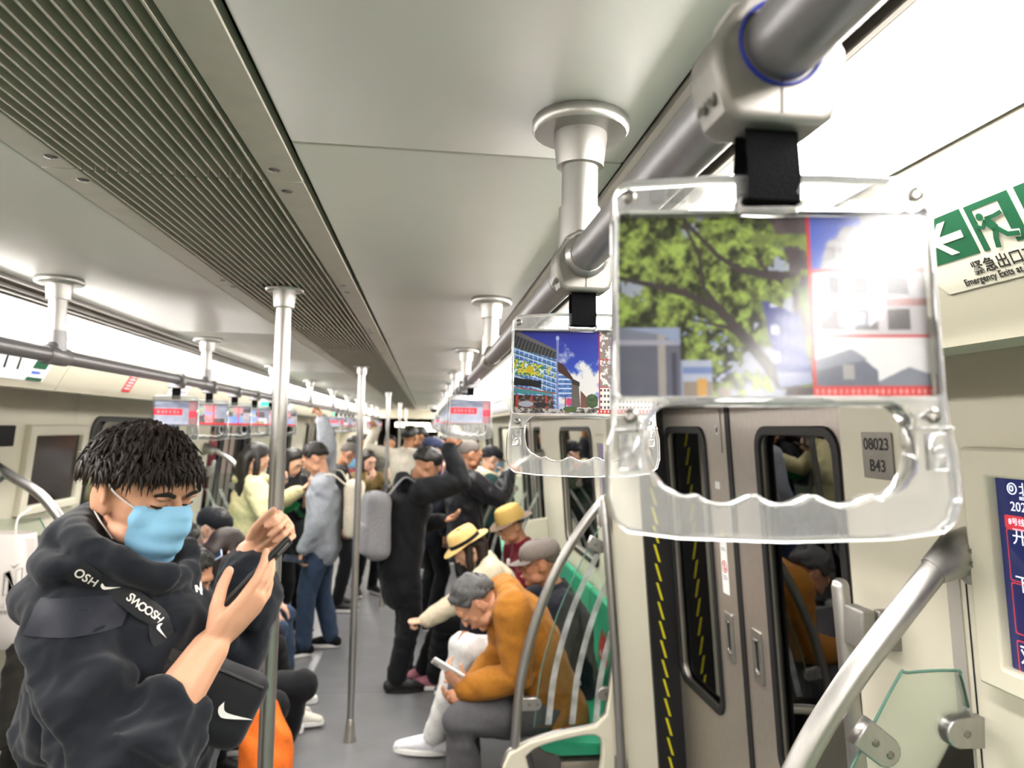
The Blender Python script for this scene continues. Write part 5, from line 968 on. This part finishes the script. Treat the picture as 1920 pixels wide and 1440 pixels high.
CAPG = cloth('cap_grey', '#6d655f'); NVJ = cloth('jacket_midnight', '#171a24')
J = person('seated man in a grey cap and glasses wearing a midnight blue jacket', (.78, 3.80, .53), 176, 1.0, True, hpitch=8, nb=(.70, 3.77, .945), hc=(.60, 3.76, 1.085), skin='c', top=NVJ, bottom=WHT, shoes=cloth('sneaker_white', '#dedee2'), hair=('buzz', HS), bulk=.022, vb=.006,
    L=((.42, 3.60, .69), (-.8, .3, -.1), (0, 0, -1)), R=((.225, 3.76, .76), (-.5, -.05, -.85), (.85, 0, -.5), (15, 20, 15)), knees=[(.22, 3.98, .60), (.24, 3.70, .665)], feet=[(.10, 4.02, .11), (.08, 3.80, .20), (-1, .25, 0), (-1, .25, 0)], hint=dict(L=(.4, -.5, -1), R=(.4, .5, -.6)), seed=17)
hat(J, 'cap', CAPG, dz=.035, tilt=-.12); g = J['fr']; GM = basis(*g); GP = lambda *p: J['hc']+GM@V(*p)
gl = MB()
for t in (-1, 1): gl.tube([GP(t*.033+.022*math.cos(a), .105, .002+.019*math.sin(a)) for a in np.linspace(0, 2*np.pi, 17)], .0022, 6); gl.tube([GP(t*.055, .103, .006), GP(t*.082, .05, .008), GP(t*.083, -.01, .004)], .0016, 6)
gl.tube([GP(-.011, .105, .004), GP(.011, .105, .004)], .0018, 6); tag(gl.build('glasses', M['black'], J['root']), kind='stuff')
STR = mat('straw', '#d8b774', .75, 0, .12, 120, .5, 300); CRM = cloth('jacket_cream', '#c9bda3'); HB2 = cloth('band_black', '#131316')
J = person('seated woman in a cream jacket and a straw hat with black band, leaning forward', (.56, 4.66, .53), 188, .95, True, hpitch=38, nb=(.385, 4.62, .945), hc=(.275, 4.60, 1.02), female=True, skin='d', top=CRM, bottom=BLK, shoes=cloth('shoe_pink', '#9c6670'), hair=('mid', HBR), bulk=.024,
    L=((-.015, 4.50, .575), (-1, 0, -.05), (0, .2, -1), (70, 80, 50)), R=((.30, 4.85, .62), (-.8, 0, -.4), (0, 0, -1)), knees=[(.16, 4.98, .52), (.14, 4.70, .53)], feet=[(.02, 5.16, .09), (.10, 5.02, .09), (-1, .1, 0), (-1, .1, 0)], hint=dict(L=(.3, -.3, -1), R=(.4, .4, -1)), seed=23)
hat(J, 'fedora', STR, HB2, dz=.045, tilt=.12)
MAR = cloth('jacket_maroon', '#6d1626'); STB = mat('straw_dull', '#b1934e', .8, 0, .12, 120, .4, 300)
J = person('seated elderly man in a maroon jacket and a straw hat with brown brim', (.80, 5.12, .53), 196, 1.0, True, hpitch=22, nb=(.70, 5.11, .965), hc=(.605, 5.08, 1.10), skin='b', top=MAR, bottom=BLK, shoes=M['black'], hair=('buzz', HS), bulk=.022, vb=.007, L=((.40, 4.98, .62), (-.8, .3, -.2), (0, 0, -1)), R=((.45, 5.22, .62), (-.8, -.3, -.2), (0, 0, -1)), knees=[(.33, 5.28, .52), (.33, 5.02, .52)], hint=dict(L=(.4, -.5, -.8), R=(.4, .6, -.8)), seed=5)
hat(J, 'bucket', STB, None, dz=.040, tilt=0); MB().tube([J['nb']+V(-.11, -.06, -.10), J['nb']+V(-.112, -.062, -.13)], .012, 8).build('badge', M['white'], J['root'])
BKJ = cloth('jacket_black', '#101114', .8)
J = person('standing man in a black hooded jacket with a grey backpack, one fist raised', (-.15, 5.02, .92), 18, .97, hpitch=38, nb=(-.07, 5.0, 1.40), hc=(.005, 4.98, 1.515), skin='b', top=BKJ, bottom=BLK, shoes=M['black'], sole=M['black'], hair=('short', HB), bulk=.030, R=((.150, 4.86, 1.645), (.2, -.1, .95), (.3, -.9, .1), (75, 85, 50)), L=((.12, 5.12, 1.12), (.8, -.2, .2), (0, 0, 1)), feet=[(-.16, 4.98, .09), (-.12, 5.22, .09)], hint=dict(R=(.5, -.2, -1), L=(0, .3, -1)), seed=41,
    extra=lambda J, c, b: (c.ell(J['nb']-J['f']*.09+V(0, 0, .0), (.11, .06, .08), basis(J['r'], J['f'], V(0, 0, 1)), 14, 10), c.tube([J['hip']-V(0, 0, .25), J['hip']+V(0, 0, .1)], [(.168, .135), (.168, .135)], 16, lat=J['r'])))
backpack((-.325, 4.93, 1.12), (-1, -.28, 0), (-.12, 0, 1), (.145, .085, .225), cloth('pack_grey', '#7d7c7f'), 'light grey backpack on the back of the man in the black hooded jacket', cloth('pack_grey_dark', '#55555a'), [[(-.24, 4.85, 1.33), (-.14, 4.86, 1.44), (-.05, 4.83, 1.40)], [(-.28, 5.0, 1.33), (-.17, 5.10, 1.44), (-.05, 5.12, 1.40)]])
PUF = cloth('puffer_black', '#16161a', .45, .15, 200, .1)
J = person('standing grey haired man in a black puffer jacket holding the curved rail', (.34, 6.0, .93), 8, .97, hpitch=10, nb=(.34, 6.0, 1.40), hc=(.365, 5.99, 1.555), skin='c', top=PUF, bottom=BLK, shoes=M['black'], hair=('buzz', HS), bulk=.040, vb=.007, R=((.685, 5.93, 1.405), (.8, .1, .5), (.3, .9, .1), (60, 70, 40)), L=((.62, 6.15, 1.25), (.8, 0, .4), (0, 0, 1)), hint=dict(R=(0, -.4, -1), L=(0, .4, -1)), fold=.020, ff=60, seed=12)
GRN = cloth('jacket_dark_green', '#1e3a36'); CAPB = cloth('cap_black', '#14161b')
J = person('standing person in a black cap, blue mask and dark green jacket with cream hood', (.58, 6.85, .9), 10, .95, hpitch=18, hc=(.615, 6.8, 1.49), nb=(.57, 6.84, 1.345), skin='d', top=GRN, bottom=BLK, hair=('short', HB), mask=MASKB, vb=.008, R=((.70, 6.72, 1.30), (.3, 0, .9), (-.9, 0, .2), (40, 40, 30)), seed=9, extra=None)
hat(J, 'cap', CAPB, dz=.035); MB().tube([J['nb']+V(.10*math.cos(a), .10*math.sin(a), .0-.03*math.cos(a)) for a in np.linspace(.8, 5.5, 14)], .05, 10).build('hood', CRM, J['root'])
J = person('person in a navy cap standing behind the raised fist', (.03, 6.55, .93), 30, 1.0, hpitch=10, hc=(.06, 6.5, 1.565), nb=(.03, 6.55, 1.41), skin='b', top=NVJ, bottom=BLK, hair=('short', HB), vb=.009, L=((.14, 6.35, 1.37), (.2, -.3, .9), (-.9, 0, .2), (40, 50, 40)), seed=8); hat(J, 'cap', cloth('cap_navy', '#242a44'), dz=.035)
phone((.125, 6.30, 1.44), (.1, 0, 1), (-.8, -.5, .2), 'pink cased phone beside the raised fist', mat('case_pink', '#d9a6b2', .5))
# ---------------------------------------------------------------- people on the left and down the aisle
GSW = cloth('sweatshirt_grey', '#90949a'); JEAN = cloth('jeans_blue', '#35445a', .85, .4, 900)
J = person('standing man in a grey sweatshirt and jeans with a cream backpack, holding the left rail', (-.79, 5.80, .92), 184, .97, hpitch=30, nb=(-.80, 5.80, 1.375), hc=(-.865, 5.79, 1.515), skin='a', top=GSW, bottom=JEAN, shoes=BLK, hair=('short', HB), bulk=.024, vb=.0065, R=((-.845, 5.93, 1.83), (-.3, 0, .95), (-.9, 0, -.3), (55, 65, 45)), L=((-.905, 5.62, .835), (-.3, 0, -.95), (.9, .3, -.3), (35, 45, 30)), feet=[(-.72, 6.00, .09), (-.90, 5.78, .09), (-1, .1, 0), (-1, -.5, 0)], hint=dict(R=(.6, .5, -.2), L=(.5, -.4, -.2)), fold=.016, seed=77)
phone((-.965, 5.60, .775), (-.9, 0, .1), (.2, -.5, .8), 'phone held low in the left hand of the man in the grey sweatshirt')
backpack((-.555, 5.80, 1.13), (1, .05, 0), (.06, 0, 1), (.15, .075, .225), cloth('pack_cream', '#c9c0ad'), 'cream backpack worn by the man in the grey sweatshirt', None, [[(-.62, 5.68, 1.33), (-.72, 5.64, 1.405), (-.86, 5.65, 1.37)], [(-.62, 5.92, 1.33), (-.70, 5.95, 1.42), (-.86, 5.92, 1.36)]])
YEL = cloth('jacket_yellow', '#d3cb9c')
J = person('standing woman in a pale yellow jacket with long black hair', (-1.33, 5.75, .88), 25, .97, hpitch=22, nb=(-1.33, 5.74, 1.36), hc=(-1.30, 5.72, 1.51), female=True, skin='d', top=YEL, bottom=BLK, shoes=M['white'], hair=('long', HB), bulk=.026, R=((-1.115, 5.58, 1.30), (.8, .1, .55), (-.5, 0, .85), (25, 35, 20)), L=((-1.0, 5.95, 1.25), (.8, -.1, .5), (0, 0, 1)), hint=dict(R=(-.2, -.4, -1), L=(0, .5, -1)), seed=55); MB().tube([J['nb']+V(.105*math.cos(a), .105*math.sin(a), -.005) for a in np.linspace(0, 6.28, 18)], .038, 10).build('hood', YEL, J['root'])
phone((-1.045, 5.58, 1.365), (.8, .1, .5), (-.5, 0, .85), 'phone in the hand of the woman in the yellow jacket')
J = person('person with bright green sleeves in dark clothes beyond the first pole', (-1.14, 6.35, .88), -35, .93, hpitch=30, nb=(-1.14, 6.33, 1.33), hc=(-1.12, 6.28, 1.46), female=True, skin='d', top=BLK2, bottom=BLK, hair=('mid', HB), vb=.009, R=((-1.01, 6.05, 1.18), (.5, -.4, .4), (-.3, .4, .8)), L=((-.99, 6.12, 1.10), (.3, -.6, .5), (-.6, .2, .6)), seed=61)
for k_ in 'RL': MB().tube([J['el'+k_], (J['el'+k_]+J['wr'+k_])/2, J['wr'+k_]-(J['wr'+k_]-J['el'+k_])*.12], [.058, .062, .050], 12).build('green_sleeve', cloth('sleeve_green', '#2f8f4f'), J['root'])
J = person('bald man in dark clothes and a blue mask standing behind the cream backpack', (-.82, 7.22, .92), 5, .97, hpitch=32, nb=(-.83, 7.2, 1.37), hc=(-.745, 7.18, 1.495), skin='c', top=BKJ, bottom=BLK, hair=('buzz', HS), mask=MASKB, vb=.009, seed=62)
J = person('standing woman in an olive jacket with dark hair, phone in hand', (-.62, 7.85, .84), -60, .9, hpitch=14, nb=(-.62, 7.83, 1.27), hc=(-.605, 7.80, 1.40), female=True, skin='d', top=cloth('jacket_olive', '#6b5a34'), bottom=BLK, hair=('long', HBR), vb=.009, R=((-.58, 7.55, 1.20), (.4, -.3, .8), (0, .9, .2)), L=((-.42, 7.60, 1.22), (.2, 0, .9), (-.4, .8, .2)), seed=63)
J = person('tall man in a beige shirt seen from behind, far down the aisle', (-.26, 8.5, .97), 60, 1.05, hpitch=4, nb=(-.24, 8.5, 1.50), hc=(-.19, 8.52, 1.66), skin='c', top=cloth('shirt_beige', '#b9b2a4'), bottom=BLK, hair=('short', HB), vb=.009, vt=.016, L=((-.60, 8.7, 1.75), (-.6, 0, .8), (0, -.9, 0), (60, 60, 40)), seed=64)
J = person('man partly hidden beside the tall man in beige', (-.08, 9.2, .93), 200, 1.0, hpitch=5, hc=(-.10, 9.15, 1.655), nb=(-.07, 9.2, 1.50), skin='c', top=BLK2, bottom=BLK, hair=('short', HB), vb=.011, vt=.018, seed=65)
for i, (x, y, yw, c, lb) in enumerate(((-.95, 9.3, 20, '#8a3f45', 'distant standing person in dull red on the left of the aisle'), (.42, 9.6, 170, '#2a2c34', 'distant standing person in dark clothes on the right of the aisle'), (-.55, 10.9, -80, '#5a5650', 'distant standing person in brown grey before the far poles'), (.25, 11.6, -100, '#3a4152', 'distant standing person in slate blue near the far handles'), (-1.05, 11.9, 10, '#77736c', 'farthest standing person on the left in pale grey'))):
    person(lb, (x, y, .9), yw, .96, hpitch=12, skin='b', top=cloth(f'far_coat_{c[1:]}', c), bottom=BLK, hair=('short', HB), vb=.012, vt=.02, face=False, seed=70+i)
# seated on the left
J = person('seated man behind the hooded man, hands clasped over an orange bag', (-1.20, 3.52, .53), -14, 1.0, True, hpitch=28, nb=(-1.125, 3.50, .985), hc=(-1.055, 3.46, 1.085), skin='b', top=NVJ, bottom=BLK, shoes=M['black'], hair=('short', HB), bulk=.024, vb=.006, R=((-.815, 3.29, .685), (.8, .1, -.5), (.1, .3, -.9), (35, 45, 30)), L=((-.83, 3.42, .68), (.8, -.25, -.5), (.1, -.3, -.9), (35, 45, 30)), knees=[(-.64, 3.30, .55), (-.56, 3.58, .54)], feet=[(-.62, 3.22, .09), (-.72, 3.64, .09)], hint=dict(R=(-.3, -.5, -.8), L=(-.3, .5, -.8)), seed=81)
ob = empty('plastic_bag', (-.66, 3.25, .20), 'orange plastic bag hanging from the seated man\'s hands', 'bag'); B = MB().tube([(-.74, 3.27, .70), (-.72, 3.26, .64), (-.68, 3.24, .57), (-.65, 3.23, .46), (-.64, 3.23, .33), (-.65, 3.23, .23)], [(.024, .02), (.05, .035), (.09, .06), (.12, .08), (.125, .09), (.10, .07)], 18, lat=(.9, -.4, 0)); soft('bag_body', B, OG, ob, .009, 3, .020, 22, 6)
MB().tube(spline([(-.73, 3.31, .64), (-.745, 3.33, .70), (-.72, 3.30, .725), (-.70, 3.28, .69), (-.705, 3.285, .64)], 4), .006, 8).build('bag_handle', OG, ob)
PUR = cloth('jacket_purple', '#4a2c8c')
J = person('seated person in a black cap and mint mask with purple sleeves and jeans', (-1.40, 4.70, .53), -14, 1.0, True, hpitch=26, nb=(-1.34, 4.67, .99), hc=(-1.275, 4.60, 1.135), skin='d', top=PUR, bottom=JEAN, shoes=M['white'], hair=('short', HB), mask=mat('mask_mint', '#8fd3d6', .7, 0, .05, 40), R=((-.93, 4.50, .66), (.8, 0, -.3), (0, 0, -1)), L=((-.95, 4.75, .66), (.8, 0, -.3), (0, 0, -1)), knees=[(-.86, 4.50, .55), (-.88, 4.85, .55)], feet=[(-.86, 4.45, .09), (-.86, 4.85, .09)], hint=dict(R=(-.3, -.3, -1)), seed=83); hat(J, 'cap', CAPB, dz=.035, tilt=.05)
J = person('seated woman seen from behind with long dark brown hair and pale shoes', (-1.18, 4.10, .53), 40, .95, True, hpitch=25, nb=(-1.12, 4.10, .97), hc=(-1.065, 4.11, 1.085), female=True, skin='d', top=BLK2, bottom=BLK, shoes=cloth('shoe_pale', '#cfcbbf'), hair=('long', HBR), R=((-.90, 4.10, .75), (.8, .2, 0), (0, 0, 1)), L=((-.95, 4.30, .75), (.8, .2, 0), (0, 0, 1)), knees=[(-.80, 4.15, .56), (-.86, 4.36, .56)], feet=[(-.76, 4.45, .10), (-.86, 4.62, .09), (1, .0, 0), (1, .0, 0)], seed=84)
J = person('seated person with black curly hair behind the blue mask, reading a phone', (-1.46, 4.0, .53), 0, .97, True, hpitch=25, nb=(-1.36, 3.98, .99), hc=(-1.275, 3.94, 1.135), skin='c', top=BKJ, bottom=BLK, shoes=M['black'], hair=('short', HB), hthick=.022, hrough=.02, R=((-1.16, 3.88, .98), (.5, 0, .8), (-.7, 0, .6), (30, 40, 30)), L=((-1.05, 4.05, .72), (.8, 0, 0), (0, 0, -1)), seed=85)
phone((-1.095, 3.87, 1.075), (.75, .1, .45), (-.45, -.4, .8), 'pale blue edged phone held up by the seated person with curly hair', mat('case_pale_blue', '#9fb6d8', .3))
J = person('seated person in a charcoal coat half hidden behind the hooded man', (-1.42, 3.06, .53), -6, 1.0, True, hpitch=30, nb=(-1.37, 3.04, 1.0), hc=(-1.32, 3.00, 1.13), skin='b', top=cloth('coat_charcoal', '#26241f'), bottom=BLK, shoes=M['black'], hair=('short', HB), bulk=.03, R=((-1.20, 2.88, .78), (.7, 0, -.4), (0, 0, -1)), seed=86)
# paper carrier beside the hooded man
PB = mat('carrier_white', '#dcd5cf', .6, 0, .03, 6, .15, 40); t = empty('carrier_bag', (-1.50, 2.80, .95), 'white carrier bag with an outlined letter and faint print at the left edge', 'bag')
B = MB(); n = 14; rows = []
for z_, wd, dp in ((.955, .20, .03), (1.02, .215, .07), (1.15, .215, .075), (1.28, .205, .06), (1.365, .19, .045)):
    rows.append([(-1.515+wd*.5*np.sign(math.cos(a))*abs(math.cos(a))**.35, 2.84+dp*np.sign(math.sin(a))*abs(math.sin(a))**.5+.35*(-.0), z_) for a in np.linspace(0, 2*np.pi, 41)])
B.grid(rows); B.build('bag_body', PB, t, fix=False, angle=80)
MB().box((-1.44, 2.80, 1.28), (-1.395, 2.81, 1.352)).build('bag_flap', PB, t)
RB = XZ; LG = mat('print_silver', '#a9a49f', .4, .3); fz = 2.762
for lp in ([(-1.472, 1.155), (-1.472, 1.235), (-1.452, 1.245), (-1.430, 1.175), (-1.430, 1.245), (-1.408, 1.255), (-1.408, 1.160), (-1.422, 1.15), (-1.455, 1.215), (-1.455, 1.16)], [(-1.452, 1.262), (-1.437, 1.250), (-1.418, 1.272), (-1.437, 1.259)]): shape('bag_letter', [lp, [(-1.440+(p[0]+1.440)*.86, 1.203+(p[1]-1.203)*.93) for p in lp]] if len(lp) > 5 else [lp], LG, RB, V(0, fz, 0), t, .0004)
text('bag_lettering', 'SHU', .022, LG, RB, V(-1.505, fz, 1.115), t)
for i in range(5): shape('bag_print', [rr(-1.478+.014*i, 1.094, -1.467+.014*i, 1.105, .001, 1)], M['grey'], RB, V(0, fz, 0), t, .0003)
shape('bag_stamp', [rr(-1.535, 1.315, -1.505, 1.335, .002), rr(-1.533, 1.317, -1.507, 1.333, .001)], LG, RB, V(0, fz+.005, 0), t, .0003)
MB().tube(spline([(-1.46, 2.80, 1.36), (-1.46, 2.81, 1.42), (-1.44, 2.85, 1.45)], 4), .004, 6).build('bag_handle', PB, t)
t = empty('tote_bag', (.78, 4.2, .45), 'pale pink bag on the seat beyond the man in the grey cap', 'bag'); soft('bag_body', MB().rbox((.76, 4.18, .70), (.10, .10, .20), .06, None, 4), cloth('tote_pink', '#d8b4b8'), t, .012, 3, .01, 18, 4)
MB().tube(spline([(.70, 4.13, .88), (.68, 4.12, .97), (.74, 4.15, 1.0), (.79, 4.18, .9)], 5), .008, 8).build('bag_handle', MC['tote_pink'], t)
bake_soft()
